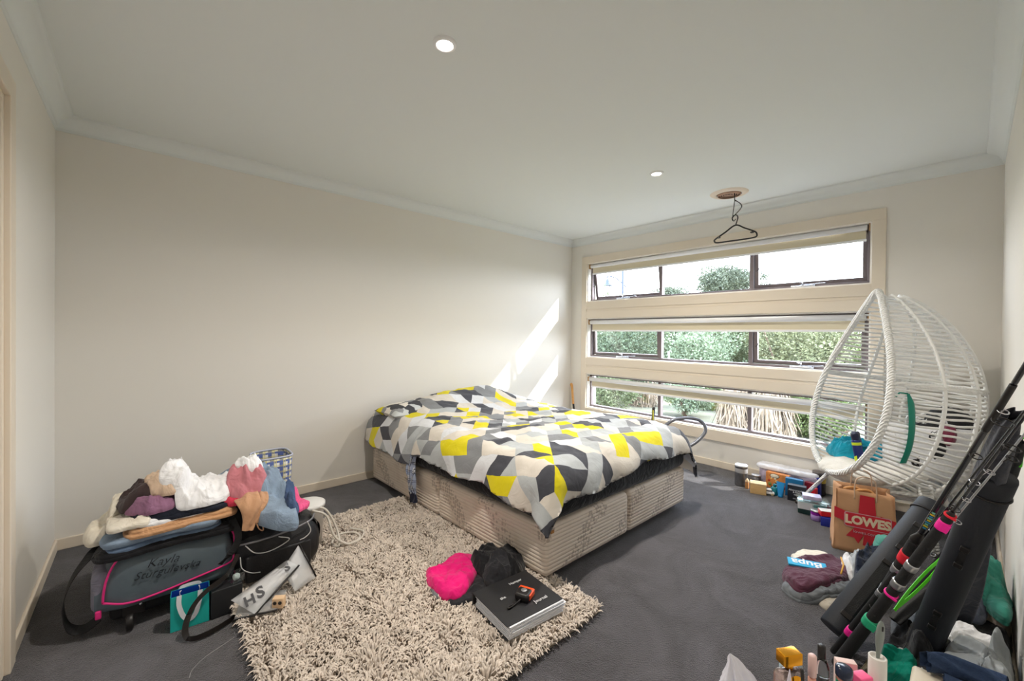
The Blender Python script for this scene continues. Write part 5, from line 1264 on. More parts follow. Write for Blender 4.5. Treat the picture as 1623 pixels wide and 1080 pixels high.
H1.cloth('brown_garment', 'dark brown top on the left below the beige one', 'clothing', [(.31, -1.05), (.35, -1.10), (.48, -1.08), (.55, -.98), (.52, -.86), (.38, -.86), (.31, -.95)], M_brn, th=.025, wr=.025, seed=41, dome=.02, drape=0.03)
H1.cloth('beige_top', 'smooth beige top draped left of the crumpled white shirt', 'clothing', [(.395, -1.04), (.44, -1.13), (.53, -1.12), (.56, -1.0), (.52, -.92), (.43, -.93)], M_nude, th=.028, wr=.02, seed=42, dome=.02, drape=0.02)
H1.cloth('coral_top', 'coral red scrap showing beneath the dusty rose top', 'clothing', [(.66, -1.12), (.74, -1.16), (.80, -1.10), (.78, -1.02), (.70, -1.02)], M_coral, th=.03, wr=.02, seed=43, drape=0.03)
H1.cloth('crumpled_white_shirt', 'large crumpled white shirt on top of the clothes pile', 'shirt', [(.44, -1.08), (.52, -1.16), (.64, -1.16), (.74, -1.08), (.76, -.96), (.68, -.86), (.54, -.86), (.46, -.95)], M_fwhite, th=.03, wr=.05, wl=15, seed=44, dome=.008, jag=.02, drape=0.05)
H1.cloth('rose_top', 'dusty rose top between the white shirt and the denim jeans', 'clothing', [(.70, -1.12), (.78, -1.16), (.86, -1.12), (.87, -1.02), (.80, -.96), (.72, -1.0)], M_dpink, th=.03, wr=.03, seed=45, dome=.02, drape=0.09)
H1.cloth('white_tee', 'small white cloth beside the waistband of the denim jeans', 'clothing', [(.74, -1.04), (.80, -1.09), (.86, -1.05), (.86, -.97), (.79, -.94)], M_fwhite, th=.022, wr=.02, seed=46, drape=0.05)
# camisole hanging off the front
cm = thing('caramel_camisole', (.80, -1.21, .33), 'caramel brown camisole hanging off the front of the clothes pile by its straps', 'camisole')
ribc = [(.77, -1.12, .475), (.775, -1.195, .465), (.78, -1.225, .43), (.775, -1.235, .38), (.765, -1.24, .335)]
strip('camisole_body', ribc, [.11, .10, .085, .06, .05], M_skin, cm, out=(0, -1, .2), th=.010)
strip('camisole_body', [(.83, -1.12, .47), (.835, -1.19, .455), (.82, -1.222, .42), (.80, -1.236, .36)], [.07, .06, .045, .03], M_skin, cm, out=(0, -1, .2), th=.009)
build('camisole_strap', MB().tube(smoothpath([(.80, -1.238, .365), (.812, -1.245, .33), (.83, -1.245, .318), (.826, -1.242, .35), (.815, -1.238, .375)], 6), .003, 6), M_skin, cm)
# checked laundry basket behind
lb = thing('checked_basket', (.97, -.74, 0), 'blue and white checked fabric basket standing behind the denim jeans', 'basket')
rows = [[((.90+.03*z)+(.09+.02*z)*math.copysign(abs(math.cos(a))**.45, math.cos(a))+.05, -.74+.11*math.copysign(abs(math.sin(a))**.45, math.sin(a)), z) for a in np.linspace(0, 2*PI, 41)] for z in np.linspace(0, .555, 10)]
mb = MB(); mb.sheet(rows); mb.add(rows[0][:-1], [tuple(range(40))]); build('basket_wall', mb, plaid('blue_yellow_check', rgb(214, 214, 214), rgb(196, 186, 90), rgb(84, 100, 156), .6), lb, thick=.004)
build('basket_rim', MB().tube(rows[-1][:-1], .006, 6, closed=True, cap=False), mat('pale_grey_binding', rgb(176, 180, 196), .6), lb)
# things at the right side of the black bag
t = thing('white_plastic_tub', (1.13, -.93, 0), 'white plastic tub lid edge behind the black travel bag', 'tub')
build('tub_body', MB().lathe([(.075, 0), (.085, .25), (.09, .26)], (1.125, -.93, 0), 28), mat('pearl_plastic', rgb(214, 212, 208), .35), t); build('tub_lid', MB().lathe([(.093, .255), (.093, .275), (.08, .282), (.001, .284)], (1.125, -.93, 0), 28), mat('pearl_plastic_lid', rgb(222, 220, 216), .35), t)
M_cable = mat('off_white_cable', rgb(206, 200, 190), .45)
build_cb = MB().tube(smoothpath([(1.13, -1.0, .27), (1.20, -1.02, .24), (1.25, -1.06, .12), (1.24, -1.12, .055), (1.22, -1.06, .05), (1.28, -.98, .05), (1.36, -1.0, .05), (1.38, -1.08, .05), (1.32, -1.13, .05), (1.25, -1.10, .05)], 8), .0065, 8)
build_cb.tube(smoothpath([(1.12, -1.02, .26), (1.19, -1.05, .22), (1.22, -1.10, .11), (1.29, -1.13, .05), (1.37, -1.11, .048), (1.42, -1.03, .05), (1.37, -.94, .05)], 8), .0065, 8)
tag(build('white_cable', build_cb, M_cable), 'thick off-white cable looping from the luggage onto the shaggy rug', 'cable')
# teal gift bag
gv = Matrix.Translation((.475, -1.292, 0)) @ Matrix.Rotation(R(-5), 4, 'Z'); gw, gd, gh = .135, .062, .150
gb = thing('gift_bag', (.54, -1.26, 0), 'small teal paper gift bag with white ribbon handles on the carpet', 'gift bag')
M_gteal = mat('teal_gift_paper', rgb(36, 180, 172), .4); M_gblue = mat('royal_blue_lining', rgb(10, 62, 160), .5); M_rib = mat('white_satin', rgb(232, 232, 238), .4)
def wallq(mb, a, b, z0, z1, th, mi): 
    a = np.array(a); b = np.array(b); d = (b-a)/np.linalg.norm(b-a); n_ = np.array([-d[1], d[0]])*th
    mb.add([(*a, z0), (*b, z0), (*b, z1), (*a, z1), (*(a+n_), z0), (*(b+n_), z0), (*(b+n_), z1), (*(a+n_), z1)], [(0, 1, 2, 3), (7, 6, 5, 4), (0, 4, 5, 1), (3, 2, 6, 7), (0, 3, 7, 4), (1, 5, 6, 2)], mi, False, gv)
mo = MB(); mi_ = MB(); cs = [(0, 0), (gw, 0), (gw, gd), (0, gd)]
for i in range(4): wallq(mo, cs[i], cs[(i+1) % 4], 0, gh, .0015, 0)
k_ = .0018; ci = [(k_, k_), (gw-k_, k_), (gw-k_, gd-k_), (k_, gd-k_)]
for i in range(4): wallq(mi_, ci[i], ci[(i+1) % 4], .004, gh-.001, .001, 0)
mo.box(0, gw, 0, gd, 0, .002, M=gv); build('bag_shell', mo, M_gteal, gb); build('bag_lining', mi_, M_gblue, gb)
g3 = lambda *p: np.array(gv @ Vector(p))
ribbon('ribbon_handle', [g3(.030, -.003, gh+.002), g3(.030, -.005, .11), g3(.045, -.007, .06), g3(.068, -.008, .040), g3(.088, -.007, .06), g3(.100, -.005, .11), g3(.103, -.003, gh+.002)], .017, M_rib, gb, up=(1, 0, 0), twist=[(1, 0, 0), (1, 0, 0), (.8, 0, .5), (0, 0, 1), (.8, 0, -.5), (1, 0, 0), (1, 0, 0)])
ribbon('ribbon_handle', [g3(.030, gd+.002, gh-.03), g3(.032, gd, gh+.001), g3(.05, gd+.004, gh+.006), g3(.085, gd+.004, gh+.006), g3(.10, gd, gh+.001), g3(.103, gd+.002, gh-.03)], .013, M_rib, gb, up=(0, 0, 1))
lettering('TIFFANY', .012, mat('soft_teal_print', rgb(30, 120, 124), .5), gv @ Matrix.Translation((.068, -.0012, .095)) @ Matrix.Rotation(PI/2, 4, 'X'), gb, name='small_print') if 0 else None
# belt
bp_ = [(.725, -1.245, .235), (.70, -1.262, .19), (.665, -1.29, .165), (.60, -1.325, .150), (.555, -1.355, .125), (.525, -1.375, .07), (.522, -1.395, .025), (.545, -1.425, .018), (.60, -1.425, .018), (.66, -1.40, .018), (.71, -1.37, .018)]
tag(ribbon('leather_belt', bp_, .022, mat('black_leather', rgb(34, 30, 28), .35), None, up=(0, 0, 1), twist=[(.2, .2, 1)]*5+[(.6, .3, .8)]*2+[(0, 0, 1)]*4), 'black leather strap looping in front of the teal gift bag', 'belt')
tag(build('shoe_box', MB().rbox(.615, .735, -1.31, -1.235, .001, .125, .004), mat('matt_black_card', rgb(32, 33, 36), .6)), 'small matt black box between the gift bag and the clear pouches', 'box')
# clear zip pouches
M_vinyl = clear('frosted_vinyl', (.90, .91, .91), .35, rough=.6, gcol=(.75, .75, .76)); M_letter = mat('charcoal_letters', rgb(60, 60, 64), .5)
def P3(x, y, z): return onz(x, y, z)
def pouch(name_l, quad, zipside, letters, seed):
    q = [np.array(a) for a in quad]; c = sum(q)/4; t = thing('clear_pouch', (c[0], c[1], 0.03), name_l, 'pouch', 'clear zip pouches by the luggage')
    n = 16; rows = []
    nn = np.cross(q[1]-q[0], q[3]-q[0]); nn /= np.linalg.norm(nn); nn = nn if nn[2] > 0 else -nn
    def pt(u, v, s): 
        p = (q[0]*(1-u)+q[1]*u)*(1-v)+(q[3]*(1-u)+q[2]*u)*v; e = (max(0, u*(1-u)*4)*max(0, v*(1-v)*4))**.5
        return p+nn*s*(.010*e+.008*e*float(ridges(u*3+seed, v*3, seed)))
    mb = MB()
    for s in (1, -1): mb.sheet([[pt(u, v, s) for u in np.linspace(0, 1, n)] for v in np.linspace(0, 1, n)])
    build('vinyl_body', mb, M_vinyl, t)
    a, b = q[zipside[0]], q[zipside[1]]
    build('zip', MB().tube([a+nn*.003, (a+b)/2+nn*.006, b+nn*.003], .0045, 6), M_blk, t)
    ux = (q[1]-q[0])/np.linalg.norm(q[1]-q[0])
    for ch_, u, v, sz, rot in letters:
        p = pt(u, v, 1)+nn*.003; lettering(ch_, sz, M_letter, frame(p, ux, z=nn) @ Matrix.Rotation(rot, 4, 'Z'), t, name='letter', bold=.002)
pouch('clear zip pouch marked SH lying slanted against the black travel bag', [P3(366, 952, .10), P3(455, 888, .175), P3(474, 897, .135), P3(405, 975, .045)], (2, 3), [('S', .30, .55, .07, -.2), ('H', .12, .5, .06, -.2), ('S', .86, .5, .055, -.1)], 51)
pouch('clear empty zip pouch fallen to the right on the shaggy rug', [P3(446, 905, .13), P3(474, 863, .20), P3(501, 915, .055), P3(468, 938, .052)], (1, 2), [], 52)
pouch('crumpled clear pouch with trinkets under the lettered one', [P3(370, 985, .03), P3(385, 940, .08), P3(455, 935, .07), P3(440, 968, .052)], (0, 3), [], 53)
pz_ = P3(442, 962, .052); tb_ = thing('wooden_tag', (pz_[0], pz_[1], .052), 'small pale wooden block with two black marks by the clear pouches', 'wooden block')
Mz_ = Matrix.Translation((pz_[0], pz_[1], .052)) @ Matrix.Rotation(R(-35), 4, 'Z')
build('block_body', MB().rbox(-.024, .024, -.016, .016, 0, .045, .004, M=Mz_), mat('pale_wood', rgb(220, 188, 152), .6), tb_)
for dx in (-.011, .011): build('black_mark', MB().lathe([(.005, 0), (.008, 0), (.008, .001), (.005, .001)], n=16, M=Mz_ @ Matrix.Translation((dx, -.0165, .026)) @ Matrix.Rotation(PI/2, 4, 'X')), M_blk, tb_)
pz_ = P3(374, 940, .14); t_ = boxthing('clear_trinket_box', 'small clear plastic box with a white figurine beside the lettered pouch', 'box', (.715, -1.275), (.055, .05, .04), M_clr, rot=.3, z=.126, extra=lambda t, Mx, hx, hy, h: blob('white_figure', None, .014, .012, .014, M_wht, t, M=Mx @ Matrix.Translation((0, 0, .018)), n=20, wr=.003))
tag(build('loose_thread', MB().tube(smoothpath([P3(372, 1010, .003), P3(350, 1025, .003), P3(325, 1042, .003), P3(305, 1062, .003), P3(300, 1075, .003)], 6), .0008, 4), M_cord), 'thin pale thread lying on the dark carpet', 'thread')
# ================================================================== right corner: tubes, rods and clothes
M_tubec = mat('black_tube_fabric', rgb(34, 37, 44), .6, bump=.1, bscale=300, var=.08, vscale=3)
def cyl_between(mb, a, b, r0, r1=None, n=24, mi=0, cap=True):
    a = np.array(a, float); b = np.array(b, float); r1 = r0 if r1 is None else r1; L = np.linalg.norm(b-a)
    mb.lathe([(r0*.96, 0), (r0, min(.008, L*.2)), (r1, L-min(.008, L*.2)), (r1*.96, L)], n=n, mi=mi, M=frame(a, (0, 1, .01), z=b-a)); return mb
def along(a, b, t): a = np.array(a, float); b = np.array(b, float); return a+(b-a)*t
def case(label, a, b, r, pads, strap=None):
    t = thing('rod_tube_case', (*a[:2], 0), label, 'tube case', 'black fishing rod tube cases')
    build('case_tube', cyl_between(MB(), a, along(a, b, .93), r, n=40), M_tubec, t)
    build('lid', cyl_between(MB(), along(a, b, .925), b, r*1.03, n=40), M_tubec, t)
    build('seam_welt', MB().tube([frame(along(a, b, .925), (0, 1, .01), z=np.array(b)-np.array(a)) @ Vector((r*1.035*math.cos(q), r*1.035*math.sin(q), 0)) for q in np.linspace(0, 2*PI, 40, endpoint=False)], .0035, 6, closed=True, cap=False), M_blk, t)
    ax = (np.array(b)-np.array(a)); ax /= np.linalg.norm(ax)
    for f0, f1, w in pads:       # flat webbing and buckles on the camera side
        mid = along(a, b, (f0+f1)/2); toc = CPOS-mid; toc -= ax*(toc@ax); toc /= np.linalg.norm(toc); sd = np.cross(ax, toc)
        p0, p1 = along(a, b, f0), along(a, b, f1)
        ribbon('handle_strap', [p0+toc*(r+.001), along(p0, p1, .15)+toc*(r+.007), along(p0, p1, .5)+toc*(r+.010), along(p0, p1, .85)+toc*(r+.007), p1+toc*(r+.001)], w, M_web, t, up=sd)
        for p in (p0, p1):
            build('buckle', MB().rbox(-w*.62, w*.62, -.010, .010, -.004, .004, .003, M=frame(p+toc*(r+.006), sd, z=toc)), M_blk, t)
    return t
TA0, TA1 = tuple(onz(1322, 1000, .05)), (3.05, -3.462, .545)
TB0, TB1 = (2.64, -3.44, .04), (2.33, -3.623, .884)
case('black rod tube case with buckled strap leaning lower, in front of the paper bag', TA0, TA1, .056, [(.10, .50, .032), (.62, .80, .025)])
case('taller black rod tube case leaning against the right wall', TB0, TB1, .045, [(.28, .36, .018), (.62, .70, .018)])
M_foam = mat('black_foam_grip', rgb(30, 30, 32), .85, bump=.2, bscale=200); M_rod = mat('black_carbon', rgb(28, 30, 36), .22, coat=.5)
VEL = dict(red=mat('red_velcro', rgb(226, 34, 54), .6), pink=mat('pink_velcro', rgb(250, 36, 160), .55), green=mat('green_velcro', rgb(40, 168, 124), .6), silver=mat('reel_seat_silver', rgb(176, 178, 182), .3, metal=.8))
def frac(a, b, py):
    lo, hi = 0., 1.
    for _ in range(40):
        m_ = (lo+hi)/2; q = np.array(a)+(np.array(b)-np.array(a))*m_-CPOS; y = 535.03-CF*(q@CAX[1])/(q@CAX[2])
        lo, hi = (m_, hi) if y > py else (lo, m_)
    return lo
def rod(label, a, b, segs, bands, guides, group='fishing rods leaning in the right corner'):
    t = thing('fishing_rod', (*a[:2], 0), label, 'fishing rod', group)
    for f0, f1, r0, r1, m, nm in segs:
        build(nm, cyl_between(MB(), along(a, b, f0), along(a, b, f1), r0, r1, n=18), m, t)
    for f, w, r, k in bands:
        mb = cyl_between(MB(), along(a, b, f-w/2), along(a, b, f+w/2), r, n=20)
        if k != 'silver':
            p = along(a, b, f); ax = (np.array(b)-np.array(a)); ax /= np.linalg.norm(ax); toc = CPOS-p; toc -= ax*(toc@ax); toc /= np.linalg.norm(toc)
            mb.rbox(-.006, r*.8, -w*.55, w*.55, -.003, .0015, .001, M=frame(p+toc*r*.94+np.cross(ax, toc)*r*.3, np.cross(ax, toc), z=toc))
        build('strap_band' if k != 'silver' else 'reel_seat', mb, VEL[k], t)
    for f, R_ in guides:
        p = along(a, b, f); ax = (np.array(b)-np.array(a)); ax /= np.linalg.norm(ax); sd = np.cross(ax, (0, 0, 1)); sd /= np.linalg.norm(sd); up = -np.cross(ax, sd)
        c = p+up*(R_*1.5) ; c = p+(CPOS-p)/np.linalg.norm(CPOS-p)*R_*1.2*.6+np.cross(ax, (CPOS-p)/np.linalg.norm(CPOS-p))*R_*1.1
        ringp = [c+R_*(math.cos(q)*sd+math.sin(q)*np.cross(sd, ax)) for q in np.linspace(0, 2*PI, 18, endpoint=False)]
        build('line_guide', MB().tube(ringp, .0016, 6, closed=True, cap=False).tube([p, c-(c-p)*.2], .0016, 6).tube([along(a, b, f-.02), c-(c-p)*.3], .0014, 5), M_chrome if R_ < .012 else M_blk, t)
    return t
RA0, RA1 = np.array((2.545, -3.25, .03)), np.array((1.94, -3.655, 1.245)); RA2 = RA0+(RA1-RA0)*1.06
rod('thick black fishing rod with red strap, leaning furthest left of the rods', RA0, RA2, [(0, frac(RA0, RA2, 858), .0195, .018, M_foam, 'foam_grip'), (frac(RA0, RA2, 858), frac(RA0, RA2, 845), .018, .009, M_blk, 'collar'), (frac(RA0, RA2, 845), .80, .0085, .0066, M_rod, 'rod_blank'), (.80, .90, .0080, .0074, M_blk, 'joint'), (.90, 1, .0058, .0055, M_rod, 'rod_blank')],
    [(frac(RA0, RA2, 991), .030, .0212, 'green'), (frac(RA0, RA2, 934), .018, .0196, 'silver'), (frac(RA0, RA2, 903), .022, .0194, 'silver'), (frac(RA0, RA2, 883), .030, .0205, 'red')], [(frac(RA0, RA2, 664), .020), (frac(RA0, RA2, 720), .012), (frac(RA0, RA2, 650), .010)])
for i, (f, s_) in enumerate(((.56, .028),)):
    p = along(RA0, RA2, f); ax = (RA2-RA0)/np.linalg.norm(RA2-RA0); toc = CPOS-p; toc -= ax*(toc@ax); toc /= np.linalg.norm(toc)
    lettering('SILSTAR', s_, mat('rod_decal_blue', rgb(70, 160, 190), .4), frame(p+toc*.0138, ax, z=toc), None, name='rod_decal', sx=1.1) if 0 else None
t0 = bpy.data.objects['fishing_rod']
def decal(p, ax, toc, w, h, m, parent, r=0): build('rod_decal', MB().box(-w/2, w/2, -h/2, h/2, 0, .0006, M=frame(p+toc*(r+.0003), ax, z=toc)), m, parent)
p = along(RA0, RA2, .555); ax = (RA2-RA0)/np.linalg.norm(RA2-RA0); toc = CPOS-p; toc -= ax*(toc@ax); toc /= np.linalg.norm(toc)
for k in range(9): decal(p+ax*(k-4)*.009, ax, toc, .006, .008+.003*(k % 2), mat('decal_%d' % (k % 3), rgb(*[(60, 150, 190), (210, 196, 60), (120, 190, 170)][k % 3]), .4), t0, .0083)
RB0, RB1 = np.array((2.40, -3.235, .03)), np.array((2.03, -3.655, 1.10)); RB2 = RB0+(RB1-RB0)*1.05
rod('long black rod bundle with pink and green straps, nearest of the rods', RB0, RB2, [(0, frac(RB0, RB2, 818), .0205, .0130, M_foam, 'foam_grip'), (frac(RB0, RB2, 818), frac(RB0, RB2, 812), .012, .006, M_blk, 'collar'), (frac(RB0, RB2, 812), 1.0, .004, .0032, M_rod, 'rod_blank')],
    [(frac(RB0, RB2, 985), .030, .0212, 'green'), (frac(RB0, RB2, 941), .007, .0190, 'pink'), (frac(RB0, RB2, 926), .022, .0182, 'silver'), (frac(RB0, RB2, 898), .022, .0172, 'silver'), (frac(RB0, RB2, 832), .026, .0150, 'pink'), (frac(RB0, RB2, 817), .005, .0142, 'red')], [(frac(RB0, RB2, 790), .008), (frac(RB0, RB2, 745), .010), (frac(RB0, RB2, 705), .016)])
o3 = np.array((.035, .028, -.01))
rod('thin black rod strapped right beside the rod bundle, silver guides showing', RB0+o3+np.array((.05, 0, 0)), RB2+o3*.6+np.array((.03, 0, -.03)), [(0, .5, .012, .010, M_foam, 'foam_grip'), (.5, 1.0, .0032, .0026, M_rod, 'rod_blank')], [(.13, .03, .014, 'pink'), (.34, .02, .0118, 'silver')], [(.28, .013), (.33, .012), (.42, .009), (.47, .008), (.62, .010), (.71, .013), (.80, .011)])
o4 = np.array((.06, -.01, .0))
rod('thin pale grey rod blank behind the rod bundle', RB0+o4+np.array((.07, 0, 0)), RB2+np.array((.05, .0, -.06)), [(0, .45, .011, .010, M_foam, 'foam_grip'), (.45, 1.0, .0030, .0025, mat('silver_rod', rgb(170, 172, 176), .3, metal=.5), 'rod_blank')], [], [(.55, .010), (.68, .009), (.9, .012)])
# soft rod sleeve
sl_ = thing('rod_sleeve', (2.95, -3.52, 0), 'faded charcoal cloth rod sleeve leaning behind the rods', 'rod bag')
strip('sleeve_body', [(2.98, -3.52, .03), (2.75, -3.56, .35), (2.42, -3.59, .75), (2.20, -3.63, 1.02), (2.13, -3.645, 1.10)], [.09, .10, .085, .055, .035], cloth_mat('charcoal_canvas', rgb(70, 72, 80), bump=.4, var=.2), sl_, out=(-.9, .1, .5), th=.022, n=14)
# black bag with lime piping
lp = thing('lime_piped_bag', (2.45, -3.655, .0), 'black zip bag with bright lime green piping behind the tall tube case', 'bag')
strip('bag_body', [seen(1568, 815, 1.52), seen(1580, 785, 1.46), seen(1597, 745, 1.38), seen(1612, 695, 1.29)], [.045, .055, .06, .045], M_nylon, lp, out=(-.8, .5, .1), th=.012, n=14)
M_limeg = mat('lime_green_piping', rgb(96, 224, 40), .45)
build('piping', MB().tube(smoothpath([seen(1590, 712, 1.36), seen(1601, 722, 1.35), seen(1608, 716, 1.34), seen(1611, 701, 1.33), seen(1626, 690, 1.32)], 6), .0055, 8), M_limeg, lp)
build('piping', MB().tube(smoothpath([seen(1616, 740, 1.33), seen(1619, 722, 1.32), seen(1627, 708, 1.31)], 6), .0055, 8), M_limeg, lp)
gn = thing('green_cord_bag', (*seen(1450, 940, 1.75)[:2], 0), 'black mesh bag with bright green edges between the rods and the tall tube case', 'bag')
for pts in ([(1418, 968, 1.60), (1440, 938, 1.63), (1470, 905, 1.66), (1492, 885, 1.68), (1508, 862, 1.70)], [(1424, 962, 1.62), (1450, 940, 1.65), (1474, 916, 1.68), (1490, 896, 1.70), (1500, 880, 1.72)]):
    ribbon('green_edge', [seen(*q) for q in pts], .010, M_limeg, gn, up=(.3, .3, 1))
strip('bag_body', [seen(1418, 985, 1.66), seen(1450, 950, 1.68), seen(1478, 915, 1.70), seen(1502, 880, 1.73)], [.04, .055, .055, .04], M_nylon, gn, out=(-1, 0, .6), th=.008)

# clothes
H2 = Heap(2.0, 4.3, -3.69, -2.6, .0, .01)
M_maroon = cloth_mat('maroon_sports_fabric', rgb(84, 46, 62)); M_cgrey = cloth_mat('mid_grey_fleece', rgb(104, 108, 112)); M_oat = cloth_mat('oatmeal_cotton', rgb(176, 168, 154)); M_lgrey = cloth_mat('light_grey_cotton', rgb(176, 182, 186))
M_char = cloth_mat('charcoal_denim', rgb(52, 54, 64)); M_green = cloth_mat('sea_green_shirt', rgb(56, 128, 112)); M_steel = cloth_mat('steel_grey_knit', rgb(110, 114, 130)); M_mint = cloth_mat('mint_green_cotton', rgb(96, 168, 158)); M_kgreen = cloth_mat('kelly_teal_polo', rgb(0, 126, 106)); M_taupe = cloth_mat('taupe_rib', rgb(164, 150, 136)); M_nv2 = cloth_mat('navy_fleece', rgb(34, 42, 60)); M_olive = cloth_mat('olive_brown', rgb(92, 84, 66))
gk = dict(group=None)
H2.cloth('oatmeal_cloth', 'oatmeal cloth lowest at the near edge of the left clothes pile', 'clothing', px([(1285, 938), (1305, 928), (1345, 925), (1352, 945), (1340, 962), (1318, 962)], .03), M_oat, th=.016, wr=.02, seed=60, drape=0.03)
H2.cloth('grey_trousers', 'mid grey soft trousers under the maroon shorts', 'trousers', px([(1235, 922), (1250, 912), (1300, 905), (1352, 900), (1368, 918), (1352, 940), (1300, 948), (1262, 942)], .04), M_cgrey, th=.028, wr=.02, seed=61, layers=2, drape=0.03)
H2.cloth('white_cream_top', 'cream and white top showing behind the maroon shorts', 'clothing', px([(1256, 872), (1275, 864), (1310, 870), (1320, 885), (1290, 890), (1260, 885)], .04), M_crm, th=.02, wr=.012, seed=62, drape=0.03)
H2.cloth('maroon_shorts', 'maroon sports shorts with sky blue printed panel on the left clothes pile', 'shorts', px([(1239, 893), (1250, 880), (1268, 873), (1300, 872), (1330, 872), (1349, 886), (1350, 905), (1330, 922), (1300, 928), (1268, 930), (1247, 912)], .07), M_maroon, th=.026, wr=.016, wl=12, seed=63, layers=2, drape=0.03)
H2.cloth('white_socks', 'white and cream cloth bundle between the maroon shorts and the navy clothes', 'clothing', px([(1334, 872), (1352, 866), (1366, 874), (1370, 892), (1358, 902), (1345, 896), (1340, 885)], .11), M_fwhite, th=.05, wr=.03, wl=14, seed=64, drape=0.03)
H2.cloth('pale_grey_top', 'pale grey top beside the white cloth bundle', 'clothing', px([(1352, 870), (1368, 866), (1380, 880), (1378, 900), (1362, 905), (1352, 895)], .12), M_lgrey, th=.045, wr=.03, seed=65, drape=0.03)
H2.cloth('navy_fleece', 'navy fleece heaped at the foot of the leaning tube case', 'clothing', px([(1352, 905), (1362, 885), (1380, 865), (1405, 862), (1420, 880), (1400, 915), (1372, 925)], .12), M_nv2, th=.06, wr=.04, wl=14, seed=66, layers=2, drape=0.03)
H2.cloth('mint_top', 'mint green folded top in front of the paper bag', 'clothing', px([(1381, 860), (1390, 848), (1420, 846), (1440, 856), (1430, 870), (1400, 870)], .15), M_mint, th=.05, wr=.02, seed=67, layers=2, drape=0.03)
# mark on the shorts, upside down as it lies
pb_ = onz(1279, 887, .15); zz_ = float(H2.sample(pb_[0], pb_[1]))
u1 = np.array([*px([(1303, 892)], .14)[0]])-np.array([*px([(1256, 882)], .14)[0]]); u1 = np.array([u1[0], u1[1], 0]); u1 /= np.linalg.norm(u1)
c1 = np.array([*px([(1279, 887)], zz_+.0)[0], zz_+.006]); c1[2] = float(H2.sample(c1[0], c1[1]))+.010
n1 = np.array([-.18, -.03, 1.]); Mbp = frame(c1, -u1, z=n1)
M_bupa = mat('sky_blue_print', rgb(40, 170, 220), .6); sh = bpy.data.objects['maroon_shorts']
build('printed_panel', MB().rbox(-.088, .088, -.030, .030, -.010, .0016, .002, M=Mbp), M_bupa, sh)
lettering('Bupa', .062, mat('white_ink', rgb(238, 238, 240), .6), Mbp @ Matrix.Translation((0, 0, .0022)), sh, sx=1.15, bold=.0012)
build('gold_trim', MB().tube([onz(1333, 884, .155), onz(1337, 896, .15), onz(1333, 910, .14)], .004, 6), mat('gold_trim', rgb(216, 160, 60), .5), sh)

# right pile
H2.cloth('dark_clothes_stack', 'dark folded clothes stack at the bottom of the pile along the right wall', 'clothing', [(2.34, -3.50), (2.5, -3.43), (2.8, -3.42), (3.1, -3.45), (3.22, -3.55), (3.2, -3.68), (2.8, -3.685), (2.42, -3.68)], M_blkc, th=.15, wr=.015, seed=69, layers=5, blur=.02, drape=.005)
H2.cloth('charcoal_jeans', 'charcoal jeans at the far end of the pile along the right wall', 'jeans', px([(1538, 902), (1552, 893), (1592, 905), (1596, 920), (1585, 928), (1560, 915)], .16), M_char, th=.12, wr=.01, seed=70, layers=3, drape=0.09)
H2.cloth('taupe_knit', 'taupe ribbed knit beneath the white shirts by the right wall', 'clothing', px([(1520, 955), (1545, 950), (1590, 970), (1603, 990), (1598, 1006), (1570, 996), (1535, 985)], .12), M_taupe, th=.10, wr=.02, seed=71, layers=2, wl=22, drape=0.09)
H2.cloth('black_jumper', 'black jumper under the sea green shirt', 'clothing', px([(1530, 930), (1560, 925), (1592, 945), (1590, 970), (1560, 965), (1530, 950)], .16), M_blkc, th=.06, wr=.02, seed=72, drape=0.09)
H2.cloth('steel_folded_knit', 'steel grey folded knit left of the sea green shirt', 'clothing', px([(1460, 905), (1490, 915), (1530, 930), (1568, 948), (1566, 966), (1545, 970), (1500, 955), (1455, 930)], .20), M_steel, th=.05, wr=.006, seed=73, layers=4, drape=0.09)
H2.cloth('sea_green_shirt', 'sea green shirt folded on the pile against the right wall', 'shirt', px([(1535, 912), (1550, 903), (1575, 915), (1600, 938), (1606, 955), (1603, 972), (1588, 968), (1560, 945)], .25), M_green, th=.05, wr=.02, wl=10, seed=74, layers=2, drape=0.09)
H2.cloth('black_tracksuit', 'black garment wedged between the white shirts and the grey tee', 'clothing', px([(1490, 985), (1515, 985), (1560, 1005), (1590, 1020), (1582, 1032), (1545, 1022), (1495, 1008)], .20), M_blkc, th=.02, wr=.01, seed=76, drape=0.09)
H2.cloth('white_shirts', 'white folded shirts in the middle of the pile by the right wall', 'shirt', px([(1505, 965), (1525, 960), (1560, 975), (1590, 995), (1582, 1016), (1562, 1018), (1530, 1000), (1508, 985)], .26), M_fwhite, th=.045, wr=.018, seed=75, layers=2, drape=0.09)
H2.cloth('crumpled_grey_shirt', 'crumpled pale grey shirt slumped at the right wall', 'shirt', px([(1562, 1030), (1575, 1010), (1600, 1012), (1608, 1035), (1600, 1058), (1575, 1070), (1552, 1055)], .22), M_lgrey, th=.05, wr=.04, wl=12, seed=77, drape=0.09)
H2.cloth('grey_tee', 'flat folded grey tee in front of the black garment', 'shirt', px([(1490, 1030), (1503, 1002), (1535, 1010), (1572, 1030), (1550, 1050), (1530, 1052)], .22), M_lgrey, th=.035, wr=.008, seed=78, layers=2, drape=0.09)
H2.cloth('grey_hoodie', 'grey hoodie with white care label behind the rods', 'clothing', px([(1412, 960), (1430, 935), (1460, 930), (1478, 950), (1470, 985), (1445, 1002), (1425, 985)], .13), M_cgrey, th=.06, wr=.03, seed=79, drape=0.09)
